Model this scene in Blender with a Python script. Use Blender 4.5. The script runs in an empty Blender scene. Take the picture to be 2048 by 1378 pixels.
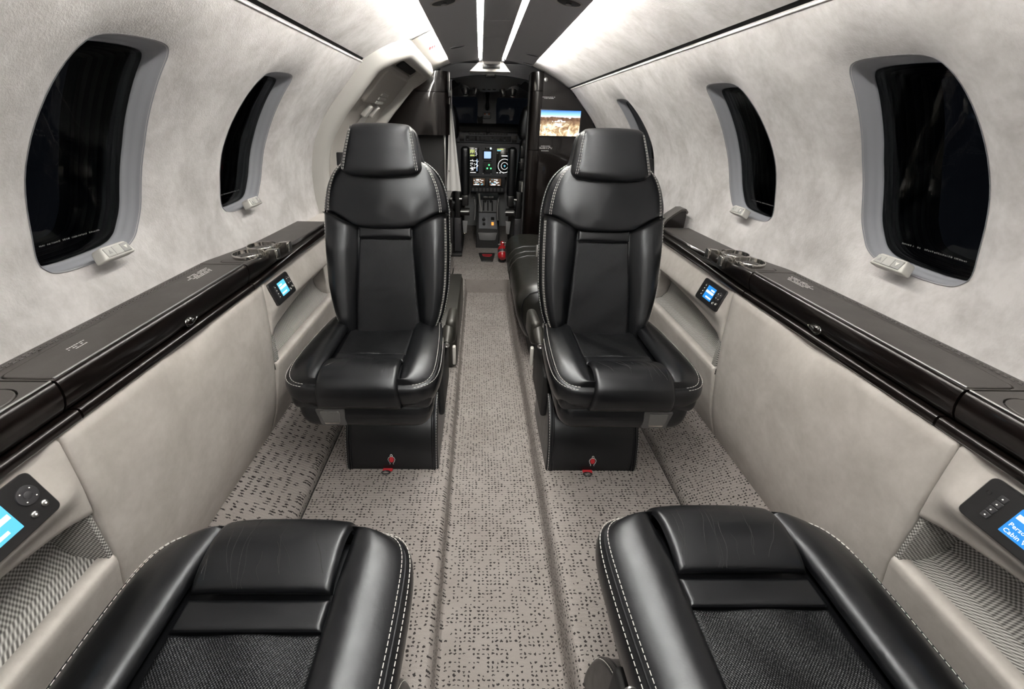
import bpy, bmesh, math, random
import numpy as np
from mathutils import Vector, Matrix, geometry

# ------------------------------------------------------------------ camera
sc = bpy.context.scene
COL = sc.collection
PI = math.pi
cd = bpy.data.cameras.new('camera')
cam = bpy.data.objects.new('camera', cd); COL.objects.link(cam)
RIGHT = Vector((0.99971059, -0.013313, 0.0200377))
DOWN = Vector((0.01175394, -0.45643781, -0.88967768))
FWD = Vector((0.02099024, 0.88965572, -0.45614923))
mw = Matrix.Identity(4)
for i in range(3):
    mw[i][0] = RIGHT[i]; mw[i][1] = -DOWN[i]; mw[i][2] = -FWD[i]
mw[0][3], mw[1][3], mw[2][3] = -0.062, 0.0, 1.126
cam.matrix_world = mw
cd.sensor_fit = 'HORIZONTAL'; cd.sensor_width = 36.0
cd.lens = 870.0 / 2048.0 * 36.0
cd.shift_x = 50.456 / 2048.0
cd.clip_start = 0.01
sc.camera = cam
# ------------------------------------------------------------------ world and exposure (night outside)
wd = bpy.data.worlds.new('night'); sc.world = wd; wd.use_nodes = True
wd.node_tree.nodes['Background'].inputs[0].default_value = (0.012, 0.014, 0.02, 1)
wd.node_tree.nodes['Background'].inputs[1].default_value = 0.25
sc.view_settings.view_transform = 'Standard'
sc.view_settings.look = 'None'
sc.view_settings.gamma = 1.0
sc.view_settings.use_curve_mapping = False
sc.view_settings.exposure = 0.0
try:
    sc.cycles.use_denoising = True
    sc.cycles.max_bounces = 10
    sc.cycles.diffuse_bounces = 6
    sc.cycles.sample_clamp_indirect = 6.0
except Exception:
    pass
COVE = 186.0      # strength of the cove lamps beside the ceiling panel
STRIP = 120.0     # strength of the two centre strips

# ------------------------------------------------------------------ materials
MATS = {}
def new_mat(name):
    m = bpy.data.materials.new(name); m.use_nodes = True
    MATS[name] = m
    nt = m.node_tree
    return m, nt, nt.nodes['Principled BSDF']
def setp(b, **k):
    names = dict(col='Base Color', rough='Roughness', metal='Metallic', spec='Specular IOR Level', coat='Coat Weight',
                 coatr='Coat Roughness', sheen='Sheen Weight', trans='Transmission Weight', ior='IOR', alpha='Alpha')
    for a, v in k.items():
        if a == 'col': v = (v[0], v[1], v[2], 1)
        b.inputs[names[a]].default_value = v
class NT:
    """tiny node helper"""
    def __init__(s, nt): s.nt = nt
    def n(s, t, **k):
        q = s.nt.nodes.new(t)
        for a, v in k.items(): setattr(q, a, v)
        return q
    def l(s, a, b): s.nt.links.new(a, b)
    def m(s, op, a, b=None, c=None):
        q = s.n('ShaderNodeMath', operation=op)
        for i, v in enumerate((a, b, c)):
            if v is None: continue
            if isinstance(v, (int, float)): q.inputs[i].default_value = v
            else: s.l(v, q.inputs[i])
        return q.outputs[0]
    def mix(s, f, a, b):
        q = s.n('ShaderNodeMix', data_type='RGBA')
        if isinstance(f, (int, float)): q.inputs[0].default_value = f
        else: s.l(f, q.inputs[0])
        for i, v in ((6, a), (7, b)):
            if isinstance(v, tuple): q.inputs[i].default_value = (v[0], v[1], v[2], 1)
            else: s.l(v, q.inputs[i])
        return q.outputs[2]
    def coord(s): return s.n('ShaderNodeTexCoord').outputs['Object']
    def noise(s, vec, scale, detail=3, rough=.55, dist=0):
        q = s.n('ShaderNodeTexNoise'); q.inputs['Scale'].default_value = scale
        q.inputs['Detail'].default_value = detail; q.inputs['Roughness'].default_value = rough
        q.inputs['Distortion'].default_value = dist
        s.l(vec, q.inputs['Vector']); return q.outputs[0]
    def ramp(s, f, stops):
        q = s.n('ShaderNodeValToRGB'); e = q.color_ramp.elements
        while len(e) < len(stops): e.new(.5)
        for i, (p, c) in enumerate(stops):
            e[i].position = p
            e[i].color = (c[0], c[1], c[2], 1) if isinstance(c, tuple) else (c, c, c, 1)
        s.l(f, q.inputs[0]); return q.outputs[0]
    def bump(s, b, h, strength=.3, dist=.002):
        q = s.n('ShaderNodeBump'); q.inputs['Strength'].default_value = strength
        q.inputs['Distance'].default_value = dist
        s.l(h, q.inputs['Height']); s.l(q.outputs[0], b.inputs['Normal'])
def plain(name, col, rough=.5, **k):
    m, nt, b = new_mat(name); setp(b, col=col, rough=rough, **k); return m
def emit(name, col, strength):
    m, nt, b = new_mat(name)
    setp(b, col=(0, 0, 0), rough=.6)
    b.inputs['Emission Color'].default_value = (col[0], col[1], col[2], 1)
    b.inputs['Emission Strength'].default_value = strength
    return m
def mottled(name, c0, c1, rough, scale=5, fine=90, bump=.25, dist=.0008, sheen=0, stretch=None):
    m, nt, b = new_mat(name); t = NT(nt)
    v = t.coord()
    if stretch:
        mp = t.n('ShaderNodeMapping'); mp.inputs['Scale'].default_value = stretch; t.l(v, mp.inputs[0]); v = mp.outputs[0]
    a = t.noise(v, scale, 5, .6, .3); f = t.noise(v, fine, 3, .6)
    w = t.m('ADD', t.m('MULTIPLY', a, .75), t.m('MULTIPLY', f, .25))
    c = t.ramp(w, [(.36, c0), (.64, c1)])
    t.l(c, b.inputs['Base Color']); setp(b, rough=rough)
    if sheen: b.inputs['Sheen Weight'].default_value = sheen
    t.bump(b, t.noise(v, fine * 4, 2, .6), bump, dist)
    return m
mottled('suede', (.46, .444, .442), (.67, .650, .655), .93, 9, 60, .5, .0016, .1)
mottled('panel_leather', (.49, .46, .435), (.62, .585, .56), .55, 9, 60, .25, .0006)
mottled('ledge_leather', (.043, .039, .037), (.062, .057, .054), .52, 20, 300, .35, .0005)
plain('grey_plastic', (.20, .20, .21), .5)
plain('centre_plastic', (.35, .35, .37), .5)
plain('ceiling_plastic', (.47, .47, .50), .42)
plain('light_plastic', (.50, .49, .47), .45)
plain('reveal_plastic', (.30, .31, .34), .38)
plain('door_plastic', (.43, .41, .385), .5)
plain('switch_plastic', (.62, .61, .58), .35)
plain('switch_key', (.40, .40, .385), .45)
plain('switch_key_dark', (.27, .27, .265), .45)
plain('black_plastic', (.012, .012, .013), .35)
plain('matte_black', (.008, .008, .009), .7)
plain('rubber', (.006, .006, .007), .45)
plain('seal_grey', (.030, .030, .032), .35)
plain('orange_paint', (.55, .12, .03), .5)
plain('chrome', (.78, .76, .72), .12, metal=1.0)
plain('brushed', (.45, .45, .45), .32, metal=1.0)
plain('dark_metal', (.05, .05, .055), .4, metal=.4)
plain('thread', (.72, .71, .68), .8)
plain('red_plastic', (.42, .012, .018), .3, coat=.6)
plain('red_fabric', (.50, .02, .03), .7)
plain('white_print', (.85, .85, .84), .6)
plain('cockpit_grey', (.17, .176, .195), .5)
plain('overhead_grey', (.30, .305, .32), .5)
plain('cockpit_dark', (.030, .032, .038), .5)
plain('cockpit_cream', (.36, .37, .385), .55)
plain('curtain', (.72, .71, .71), .7)
plain('olive_plastic', (.016, .0155, .013), .42)
plain('lamp_plate', (.085, .085, .087), .4)
plain('lamp_lens', (.13, .13, .13), .25, coat=.3)
def lacquer():
    m, nt, b = new_mat('lacquer'); t = NT(nt)
    v = t.coord(); mp = t.n('ShaderNodeMapping'); mp.inputs['Scale'].default_value = (60, 30, 60); t.l(v, mp.inputs[0])
    n = t.noise(mp.outputs[0], 3, 4, .6, .6)
    t.l(t.ramp(n, [(.3, (.0030, .0022, .0020)), (.75, (.0065, .0042, .0038))]), b.inputs['Base Color'])
    setp(b, rough=.3, coat=.8, coatr=.03, spec=.15)
lacquer()
def leather(name, col, rough, perf=False):
    m, nt, b = new_mat(name); t = NT(nt); v = t.coord()
    setp(b, col=col, rough=rough, spec=.36 if perf else .62)
    b.inputs['Specular Tint'].default_value = (.90, .94, 1.0, 1)
    n1 = t.noise(v, 38, 3, .55)
    n2 = t.noise(v, 420, 2, .6)
    t.l(t.ramp(n1, [(.3, rough - .03), (.7, rough + .05)]), b.inputs['Roughness'])
    if perf:
        sp = t.n('ShaderNodeSeparateXYZ'); t.l(v, sp.inputs[0])
        a = t.m('SINE', t.m('MULTIPLY', sp.outputs[0], 1500))
        yz = t.m('ADD', sp.outputs[1], sp.outputs[2])
        c = t.m('SINE', t.m('MULTIPLY', yz, 1500))
        h = t.m('MULTIPLY', a, c)
        t.bump(b, h, .45, .0010)
    else:
        n3 = t.noise(v, 140, 2, .5)
        h = t.m('ADD', t.m('MULTIPLY', n2, .10), t.m('ADD', t.m('MULTIPLY', n1, .6), t.m('MULTIPLY', n3, .16)))
        t.bump(b, h, .3, .0018)
    return m
leather('black_leather', (.0032, .0034, .0042), .32)
leather('perforated_leather', (.0036, .0038, .0045), .36, True)
plain('crease_glint', (.020, .020, .021), .45)  # paler than the leather: paints in the glint along its creases
leather('olive_leather', (.009, .0085, .0065), .33)
def carpet():
    m, nt, b = new_mat('carpet'); t = NT(nt); v = t.coord()
    sp = t.n('ShaderNodeSeparateXYZ'); t.l(v, sp.inputs[0])
    wob = t.m('MULTIPLY', t.m('SUBTRACT', t.noise(v, 210, 2), .5), .0055)
    wob2 = t.m('MULTIPLY', t.m('SUBTRACT', t.noise(v, 150, 2), .5), .009)
    xx = t.m('DIVIDE', t.m('ADD', t.m('ADD', sp.outputs[0], sp.outputs[2]), wob), .0112)
    yy = t.m('DIVIDE', t.m('ADD', sp.outputs[1], wob2), .0092)
    ix, iy = t.m('FLOOR', xx), t.m('FLOOR', yy)
    fx, fy = t.m('SUBTRACT', xx, ix), t.m('SUBTRACT', yy, iy)
    cb = t.n('ShaderNodeCombineXYZ'); t.l(ix, cb.inputs[0]); t.l(iy, cb.inputs[1])
    wn = t.n('ShaderNodeTexWhiteNoise', noise_dimensions='2D'); t.l(cb.outputs[0], wn.inputs['Vector'])
    sh = t.n('ShaderNodeSeparateColor'); t.l(wn.outputs['Color'], sh.inputs[0])
    on = t.m('LESS_THAN', wn.outputs['Value'], .66)
    cx_ = t.m('ADD', .32, t.m('MULTIPLY', sh.outputs[0], .36))
    w = t.m('ADD', .16, t.m('MULTIPLY', sh.outputs[1], .20))
    h = t.m('ADD', .15, t.m('MULTIPLY', sh.outputs[2], .14))
    ex = t.m('DIVIDE', t.m('SUBTRACT', fx, cx_), w); ey = t.m('DIVIDE', t.m('SUBTRACT', fy, t.m('ADD', .36, t.m('MULTIPLY', sh.outputs[1], .28))), h)
    rr = t.m('ADD', t.m('ADD', t.m('MULTIPLY', ex, ex), t.m('MULTIPLY', ey, ey)), t.m('MULTIPLY', t.m('SUBTRACT', t.noise(v, 380, 1), .5), 2.6))
    dash = t.m('MULTIPLY', on, t.m('LESS_THAN', rr, 1))
    row = t.m('SINE', t.m('MULTIPLY', yy, 2 * PI))
    big = t.noise(v, 6, 3); fine = t.noise(v, 520, 2)
    base = t.mix(t.ramp(big, [(.3, 0.0), (.7, 1.0)]), (.330, .300, .290), (.415, .385, .375))
    base = t.mix(t.m('MULTIPLY', fine, .55), base, (.20, .180, .174))
    c = t.mix(t.m('MULTIPLY', dash, .95), base, (.020, .018, .019))
    t.l(c, b.inputs['Base Color']); setp(b, rough=.97, spec=.15)
    hh = t.m('SUBTRACT', t.m('ADD', t.m('MULTIPLY', row, .2), t.m('MULTIPLY', fine, .9)), dash)
    t.bump(b, hh, .8, .003)
carpet()
def woven():
    m, nt, b = new_mat('woven'); t = NT(nt); v = t.coord()
    sp = t.n('ShaderNodeSeparateXYZ'); t.l(v, sp.inputs[0])
    k = 2 * PI / .0068
    p = t.m('MULTIPLY', t.m('ADD', sp.outputs[1], sp.outputs[0]), k)
    q = t.m('MULTIPLY', sp.outputs[2], k)
    w = t.m('MULTIPLY', t.m('SINE', p), t.m('SINE', q))
    f = t.m('ADD', t.m('MULTIPLY', w, .55), t.m('ADD', .42, t.m('MULTIPLY', t.noise(v, 350, 2), .25)))
    t.l(t.ramp(f, [(.15, (.10, .096, .092)), (.6, (.36, .352, .34)), (.98, (.62, .615, .60))]), b.inputs['Base Color'])
    setp(b, rough=.75); t.bump(b, w, .6, .0015)
woven()
def glass():
    m, nt, b = new_mat('night_glass'); t = NT(nt)
    out = nt.nodes['Material Output']
    g = t.n('ShaderNodeBsdfGlossy'); g.inputs['Roughness'].default_value = .02; g.inputs['Color'].default_value = (.55, .56, .57, 1)
    tr = t.n('ShaderNodeBsdfTransparent'); tr.inputs['Color'].default_value = (.80, .82, .82, 1)
    fr = t.n('ShaderNodeFresnel'); fr.inputs['IOR'].default_value = 1.5
    mx = t.n('ShaderNodeMixShader'); t.l(fr.outputs[0], mx.inputs[0]); t.l(tr.outputs[0], mx.inputs[1]); t.l(g.outputs[0], mx.inputs[2])
    t.l(mx.outputs[0], out.inputs['Surface'])
glass()
LED = (1.0, .965, .885)
emit('cove_lamp', LED, COVE)
emit('strip_lamp', (1.0, .965, .875), STRIP)
emit('key_light', (1.0, .93, .8), 2.2)
emit('blue_screen', (.02, .30, .85), 1.1)
emit('cyan_screen', (.12, .62, .95), 1.25)
emit('screen_white', (.75, .92, 1.0), 1.6)
emit('screen_text', (1, 1, 1), 1.7)
emit('green_lamp', (.1, 1.0, .25), 2.5)
emit('amber_lamp', (1.0, .35, .06), 1.6)
emit('display_blue', (.42, .62, 1.0), 1.25)
emit('display_yellow', (.75, .85, .25), 1.0)
emit('display_cyan', (.25, .75, 1.0), 1.1)
emit('display_brown', (.10, .055, .03), 1.0)
plain('display_black', (.010, .009, .009), .15)
def map_screen():
    m, nt, b = new_mat('map_screen'); t = NT(nt); v = t.coord()
    sp = t.n('ShaderNodeSeparateXYZ'); t.l(v, sp.inputs[0])
    z = t.m('ADD', sp.outputs[2], t.m('MULTIPLY', t.m('SUBTRACT', t.noise(v, 22, 3), .5), .022))
    n = t.noise(v, 26, 6, .62, 1.2)
    land = t.ramp(n, [(.30, (.14, .07, .04)), (.46, (.42, .29, .16)), (.56, (.80, .68, .48)), (.66, (1.0, .96, .88))])
    mt = t.ramp(t.noise(v, 45, 4, .6, .5), [(.3, (.055, .028, .018)), (.7, (.22, .12, .07))])
    zz = t.m('DIVIDE', z, .15)
    land = t.mix(t.ramp(zz, [(.40, 0.0), (.62, 1.0)]), land, mt)
    sky = t.ramp(t.m('DIVIDE', sp.outputs[2], .15), [(.74, (.85, .92, 1.0)), (.82, (.30, .58, .95)), (1.0, (.03, .16, .55))])
    c = t.mix(t.ramp(zz, [(.735, 0.0), (.76, 1.0)]), land, sky)
    setp(b, col=(0, 0, 0), rough=.2)
    t.l(c, b.inputs['Emission Color']); b.inputs['Emission Strength'].default_value = 1.9
map_screen()

# ------------------------------------------------------------------ mesh tools
def link(o, parent=None, label=None, cat=None, group=None, kind=None):
    COL.objects.link(o)
    if parent is not None: o.parent = parent
    if label: o['label'] = label
    if cat: o['category'] = cat
    if group: o['group'] = group
    if kind: o['kind'] = kind
    return o
def thing(name, label, cat, loc=(0, 0, 0), rz=0, group=None):
    o = bpy.data.objects.new(name, None); o.location = loc; o.rotation_euler = (0, 0, rz); o.empty_display_size = .05
    return link(o, None, label, cat, group)
def mk(name, vf, mat, parent=None, smooth=True, sharp=38, **k):
    v, f = vf
    me = bpy.data.meshes.new(name)
    me.from_pydata([tuple(map(float, p)) for p in v], [], [tuple(map(int, q)) for q in f]); me.validate(); me.update()
    if mat: me.materials.append(MATS[mat])
    if smooth and len(me.polygons):
        me.polygons.foreach_set('use_smooth', [True] * len(me.polygons))
        if sharp: me.set_sharp_from_angle(angle=math.radians(sharp))
    o = bpy.data.objects.new(name, me)
    return link(o, parent, **k)
def struct(name, vf, mat, parent=None, **k):
    return mk(name, vf, mat, parent, kind='structure', **k)
def join(*parts):
    V, F = [], []
    for v, f in parts:
        n = len(V); V += [tuple(p) for p in v]; F += [tuple(i + n for i in q) for q in f]
    return V, F
def flip(vf): return vf[0], [tuple(reversed(q)) for q in vf[1]]
def xf(vf, M):
    return [tuple(M @ Vector(p)) for p in vf[0]], vf[1]
def move(vf, d): return [(p[0] + d[0], p[1] + d[1], p[2] + d[2]) for p in vf[0]], vf[1]
def mirx(vf): return [(-p[0], p[1], p[2]) for p in vf[0]], [tuple(reversed(q)) for q in vf[1]]
def fmap(vf, fn): return [tuple(fn(*p)) for p in vf[0]], vf[1]
def gridf(nu, nv, cu=False, cv=False):
    F = []
    for i in range(nu if cu else nu - 1):
        for j in range(nv if cv else nv - 1):
            a, b2 = i * nv + j, i * nv + (j + 1) % nv
            c, d = ((i + 1) % nu) * nv + (j + 1) % nv, ((i + 1) % nu) * nv + j
            F.append((a, d, c, b2))
    return F
def loft(secs, closed=True, cap=True, cu=False):
    """secs: list of loops of equal length"""
    n = len(secs[0]); V = [p for s in secs for p in s]
    F = gridf(len(secs), n, cu, closed)
    if cap and closed and not cu:
        F.append(tuple(range(n))); F.append(tuple(reversed(range((len(secs) - 1) * n, len(secs) * n))))
    return V, F
def sweep(prof, ys, fn=None):
    """closed profile of (x, z), swept along y"""
    return loft([[(p[0], y, p[1]) for p in (fn(y) if fn else prof)] for y in ys])
def rbox(hx, hy, hz, r, n=4, seg=2):
    """rounded box centred on 0: subdivided cube with rounded edges"""
    r = min(r, hx, hy, hz)
    def ax(h):
        a = [-h + r * (1 - math.cos(k / seg * PI / 2)) for k in range(seg)]
        inner = np.linspace(-h + r, h - r, max(2, n)).tolist()
        return a + inner + [-q for q in reversed(a)]
    X, Y, Z = ax(hx), ax(hy), ax(hz)
    vs, F, idx = [], [], {}
    def vid(p):
        k = tuple(round(c, 6) for c in p)
        if k not in idx:
            q = [max(-(h - r), min(h - r, c)) for c, h in zip(p, (hx, hy, hz))]
            d = Vector(p) - Vector(q)
            if d.length > 1e-9: d = d.normalized() * r
            idx[k] = len(vs); vs.append(tuple(Vector(q) + d))
        return idx[k]
    def face(A, B, mkp, rev):
        for i in range(len(A) - 1):
            for j in range(len(B) - 1):
                q = [vid(mkp(A[i], B[j])), vid(mkp(A[i + 1], B[j])), vid(mkp(A[i + 1], B[j + 1])), vid(mkp(A[i], B[j + 1]))]
                if len(set(q)) < 3: continue
                q = list(dict.fromkeys(q))
                F.append(tuple(reversed(q)) if rev else tuple(q))
    face(X, Y, lambda a, b: (a, b, hz), False); face(X, Y, lambda a, b: (a, b, -hz), True)
    face(Y, Z, lambda a, b: (hx, a, b), False); face(Y, Z, lambda a, b: (-hx, a, b), True)
    face(Z, X, lambda a, b: (b, hy, a), False); face(Z, X, lambda a, b: (b, -hy, a), True)
    return vs, F
def bx(x0, x1, y0, y1, z0, z1, r=.004, n=2, seg=2):
    return move(rbox(abs(x1 - x0) / 2, abs(y1 - y0) / 2, abs(z1 - z0) / 2, r, n, seg), ((x0 + x1) / 2, (y0 + y1) / 2, (z0 + z1) / 2))
def basis(d):
    d = Vector(d).normalized(); a = Vector((0, 0, 1)) if abs(d.z) < .9 else Vector((1, 0, 0))
    u = d.cross(a).normalized(); return d, u, d.cross(u).normalized()
def tube(pts, r, n=8, closed=False, cap=True):
    pts = [Vector(p) for p in pts]; secs = []; m = len(pts); u = None
    for i, p in enumerate(pts):
        a = pts[(i - 1) % m] if closed or i else pts[0]; b2 = pts[(i + 1) % m] if closed or i < m - 1 else pts[-1]
        d = (b2 - a).normalized()
        if u is None: u = basis(d)[1]
        u = (u - d * u.dot(d)); u = u.normalized() if u.length > 1e-6 else basis(d)[1]
        w = d.cross(u); rr = r[i] if isinstance(r, (list, tuple)) else r
        secs.append([tuple(p + (u * math.cos(2 * PI * k / n) + w * math.sin(2 * PI * k / n)) * rr) for k in range(n)])
    return flip(loft(secs, True, cap, closed))
def lathe(prof, base, axis, n=20):
    """prof: (radius, height along axis)"""
    d, u, w = basis(axis); B = Vector(base)
    secs = [[tuple(B + d * h + (u * math.cos(2 * PI * k / n) + w * math.sin(2 * PI * k / n)) * max(r, 1e-5)) for k in range(n)] for r, h in prof]
    return loft(secs)
def prism(poly, fn, h0, h1, bev=0):
    """poly 2D; fn(a,b,h)->xyz; raised plate from h0 to h1 with a bevelled rim"""
    P = np.array(poly, float); c = P.mean(0)
    def ins(d):
        Q = []
        n = len(P)
        for i in range(n):
            e1 = P[i] - P[i - 1]; e2 = P[(i + 1) % n] - P[i]
            n1 = np.array([-e1[1], e1[0]]) / (np.hypot(*e1) + 1e-12); n2 = np.array([-e2[1], e2[0]]) / (np.hypot(*e2) + 1e-12)
            b2 = n1 + n2; b2 /= (np.hypot(*b2) + 1e-12); k = d / max(.35, float(b2 @ n1))
            Q.append(P[i] + b2 * k)
        return Q
    if ((P[:, 0] * np.roll(P[:, 1], -1)) - (P[:, 1] * np.roll(P[:, 0], -1))).sum() < 0: P = P[::-1]
    loops = [(P, h0), (P, h1 - bev)] + ([(ins(bev), h1)] if bev else [])
    if not bev: loops = [(P, h0), (P, h1)]
    return loft([[tuple(fn(a, b, h)) for a, b in L] for L, h in loops])
def rrect(a0, a1, b0, b1, r, n=5):
    P = []
    for cx, cy, s in ((a1 - r, b1 - r, 0), (a0 + r, b1 - r, 1), (a0 + r, b0 + r, 2), (a1 - r, b0 + r, 3)):
        for k in range(n + 1):
            t = (s + k / n) * PI / 2; P.append((cx + r * math.cos(t), cy + r * math.sin(t)))
    return P
def rpoly(pts, r, n=4):
    """polygon with rounded corners"""
    P = [Vector(p) for p in pts]; out = []; m = len(P)
    for i in range(m):
        a, p, b2 = P[i - 1], P[i], P[(i + 1) % m]
        d1 = (a - p); d2 = (b2 - p); rr = min(r, d1.length * .45, d2.length * .45)
        s, e = p + d1.normalized() * rr, p + d2.normalized() * rr
        for k in range(n + 1):
            t = k / n; out.append(tuple(s * (1 - t) ** 2 + p * 2 * t * (1 - t) + e * t * t))
    return out
def catmull(pts, closed=False, m=6):
    P = [np.array(p, float) for p in pts]; n = len(P); out = []
    rng = range(n if closed else n - 1)
    for i in rng:
        p0 = P[i - 1] if (closed or i) else 2 * P[0] - P[1]; p1 = P[i]; p2 = P[(i + 1) % n]
        p3 = P[(i + 2) % n] if (closed or i < n - 2) else 2 * P[-1] - P[-2]
        for k in range(m):
            t = k / m
            out.append(tuple(.5 * ((2 * p1) + (-p0 + p2) * t + (2 * p0 - 5 * p1 + 4 * p2 - p3) * t * t + (-p0 + 3 * p1 - 3 * p2 + p3) * t ** 3)))
    if not closed: out.append(tuple(P[-1]))
    return out
def curve1(pts):
    """smooth monotone 1D interpolation"""
    x = np.array([p[0] for p in pts], float); y = np.array([p[1] for p in pts], float)
    d = np.diff(y) / np.diff(x); m = np.zeros_like(y); m[0], m[-1] = d[0], d[-1]
    for i in range(1, len(x) - 1): m[i] = 0 if d[i - 1] * d[i] <= 0 else 2 * d[i - 1] * d[i] / (d[i - 1] + d[i])
    def f(q):
        q = min(max(q, x[0]), x[-1]); i = min(int(np.searchsorted(x, q, 'right')) - 1, len(x) - 2)
        h = x[i + 1] - x[i]; t = (q - x[i]) / h
        return float(y[i] * (1 + 2 * t) * (1 - t) ** 2 + m[i] * h * t * (1 - t) ** 2 + y[i + 1] * t * t * (3 - 2 * t) + m[i + 1] * h * t * t * (t - 1))
    return f
def spread(n, k=.55):
    t = np.linspace(0, 1, n); return (1 - k) * t + k * (.5 - .5 * np.cos(PI * t))
def panel(fn, ns=26, nt=26, depth=.007, rad=.014, edges=(1, 1, 1, 1), crown=0, sign=1, wr=None):
    """upholstered sheet fn(s,t)->xyz; the chosen edges (s0,s1,t0,t1) roll in to a seam"""
    S, T = spread(ns), spread(nt)
    P = np.array([[fn(s, t) for t in T] for s in S], float)
    ds = np.gradient(P, axis=0); dt = np.gradient(P, axis=1)
    N = np.cross(ds, dt); N /= (np.linalg.norm(N, axis=2, keepdims=True) + 1e-12); N *= sign
    ls = np.concatenate([np.zeros((1, nt)), np.cumsum(np.linalg.norm(np.diff(P, axis=0), axis=2), 0)], 0)
    lt = np.concatenate([np.zeros((ns, 1)), np.cumsum(np.linalg.norm(np.diff(P, axis=1), axis=2), 1)], 1)
    D = np.zeros((ns, nt))
    for e, d in zip(edges, (ls, ls[-1:] - ls, lt, lt[:, -1:] - lt)):
        if e:
            q = np.clip(1 - d / rad, 0, 1); D = np.maximum(D, 1 - np.sqrt(np.maximum(0, 1 - q * q)))
    sc_ = np.sin(PI * S)[:, None] * np.sin(PI * T)[None, :]
    off = -depth * D + crown * sc_
    if wr:
        off = off + np.array([[wr(s, t) for t in T] for s in S])
    P = P + N * off[:, :, None]
    F = gridf(ns, nt)
    vf = (P.reshape(-1, 3).tolist(), F)
    return flip(vf) if sign > 0 else vf
def stitch(path, r=.00065, dash=.0062, gap=.0028):
    """a row of raised thread dashes along a 3D polyline"""
    P = [Vector(p) for p in path]; L = [0]
    for a, b2 in zip(P[:-1], P[1:]): L.append(L[-1] + (b2 - a).length)
    def at(s):
        s = min(max(s, 0), L[-1]); i = max(0, min(len(P) - 2, int(np.searchsorted(L, s, 'right')) - 1))
        return P[i].lerp(P[i + 1], (s - L[i]) / max(L[i + 1] - L[i], 1e-9))
    V, F = [], []; s = 0
    while s + dash < L[-1]:
        a, b2 = at(s), at(s + dash); d, u, w = basis(b2 - a); n = len(V)
        for p in (a, b2):
            for x, y in ((1, 0), (0, 1), (-1, 0), (0, -1)): V.append(tuple(p + (u * x + w * y) * r))
        F += [(n + k, n + (k + 1) % 4, n + 4 + (k + 1) % 4, n + 4 + k) for k in range(4)] + [(n + 3, n + 2, n + 1, n), (n + 4, n + 5, n + 6, n + 7)]
        s += dash + gap
    return V, F
def copy_tree(o, parent=None):
    c = o.copy(); COL.objects.link(c); c.parent = parent
    for ch in [x for x in o.children]: copy_tree(ch, c)
    return c
def text_mesh(body, size, M, name, mat, parent):
    cu = bpy.data.curves.new(name, 'FONT'); cu.body = body; cu.size = size; cu.align_x = 'LEFT'; cu.resolution_u = 2
    t = bpy.data.objects.new(name, cu); COL.objects.link(t)
    bpy.context.view_layer.update()
    me = bpy.data.meshes.new_from_object(t.evaluated_get(bpy.context.evaluated_depsgraph_get()))
    bpy.data.objects.remove(t); bpy.data.curves.remove(cu)
    me.transform(M); me.materials.clear(); me.materials.append(MATS[mat]); me.name = name
    return link(bpy.data.objects.new(name, me), parent)
def glyph_rows(fn, a0, a1, rows, h, rnd, cw=.0035):
    """rows of tiny unreadable print: little separate strokes on a surface fn(a,b)->xyz with lift"""
    V, F = [], []
    for b2, x0, x1 in rows:
        a = a0 + (a1 - a0) * x0
        while a < a0 + (a1 - a0) * x1:
            w = cw * rnd.uniform(.5, 1.1)
            if rnd.random() > .14:
                n = len(V); hh = h * rnd.uniform(.7, 1)
                V += [fn(a, b2, .0006), fn(a + w * .8, b2, .0006), fn(a + w * .8, b2 + hh, .0006), fn(a, b2 + hh, .0006)]
                F.append((n, n + 1, n + 2, n + 3))
            a += w * 1.15
    return V, F

# ================================================================== THE SETTING
YB, YF = -.95, 3.222           # aft wall, forward bulkhead
WX = curve1([(.74, .765), (.83, .776), (.9, .774), (.97, .764), (1.03, .747), (1.08, .722), (1.13, .689), (1.18, .649), (1.231, .601), (1.28, .556), (1.330, .508)])
HZ = curve1([(0, 1.487), (.12, 1.482), (.2, 1.469), (.26, 1.450), (.307, 1.430), (.35, 1.412), (.40, 1.390), (.45, 1.364), (.512, 1.330)])
def sd(vf, s): return vf if s > 0 else mirx(vf)
SIDE = {1: 'right', -1: 'left'}

# ---- floor: dropped aisle with carpeted sides, then the step up to the flight deck
half = [(.0, 0), (.132, 0), (.142, .002), (.147, .008), (.149, .02), (.151, .078), (.154, .09), (.161, .098), (.172, .1), (.3, .1), (.43, .1), (.5610, .1)]
prof = [(-x, z) for x, z in reversed(half)] + half[1:] + [(.5610, -.03), (-.5610, -.03)]
floor = struct('floor', sweep(prof, np.linspace(YB, 3.04, 40)), 'carpet', label='taupe carpet with dark flecks on the dropped aisle and seat platforms')
fw = [(-.75, .1), (.75, .1), (.75, -.03), (-.75, -.03)]
struct('floor', join(sweep([(-.152, 0.092), (-.15, .1), (.15, .1), (.152, .092), (.152, -.03), (-.152, -.03)], [3.036, 3.044]), sweep(fw, [3.04, 5.0])), 'carpet',
       label='raised carpet step and floor leading into the cockpit')
for s in (1, -1):
    rp = [(.569, .02), (.5695, .105), (.572, .118), (.580, .128), (.595, .135), (.63, .152), (.68, .176), (.745, .206), (.80, .22), (.80, .02)]
    struct('trim_%d' % (1 if s > 0 else 2), sd(sweep(rp, np.linspace(YB, 3.2, 30)), s), 'carpet',
           label='carpeted ramp along the foot of the %s side wall' % SIDE[s])
    struct('trim_%d' % (3 if s > 0 else 4), sd(sweep([(.560, -.02), (.560, .090), (.571, .090), (.571, -.02)], [YB, 3.2]), s), 'matte_black',
           label='black seat track gap in the %s carpet' % SIDE[s])

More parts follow.
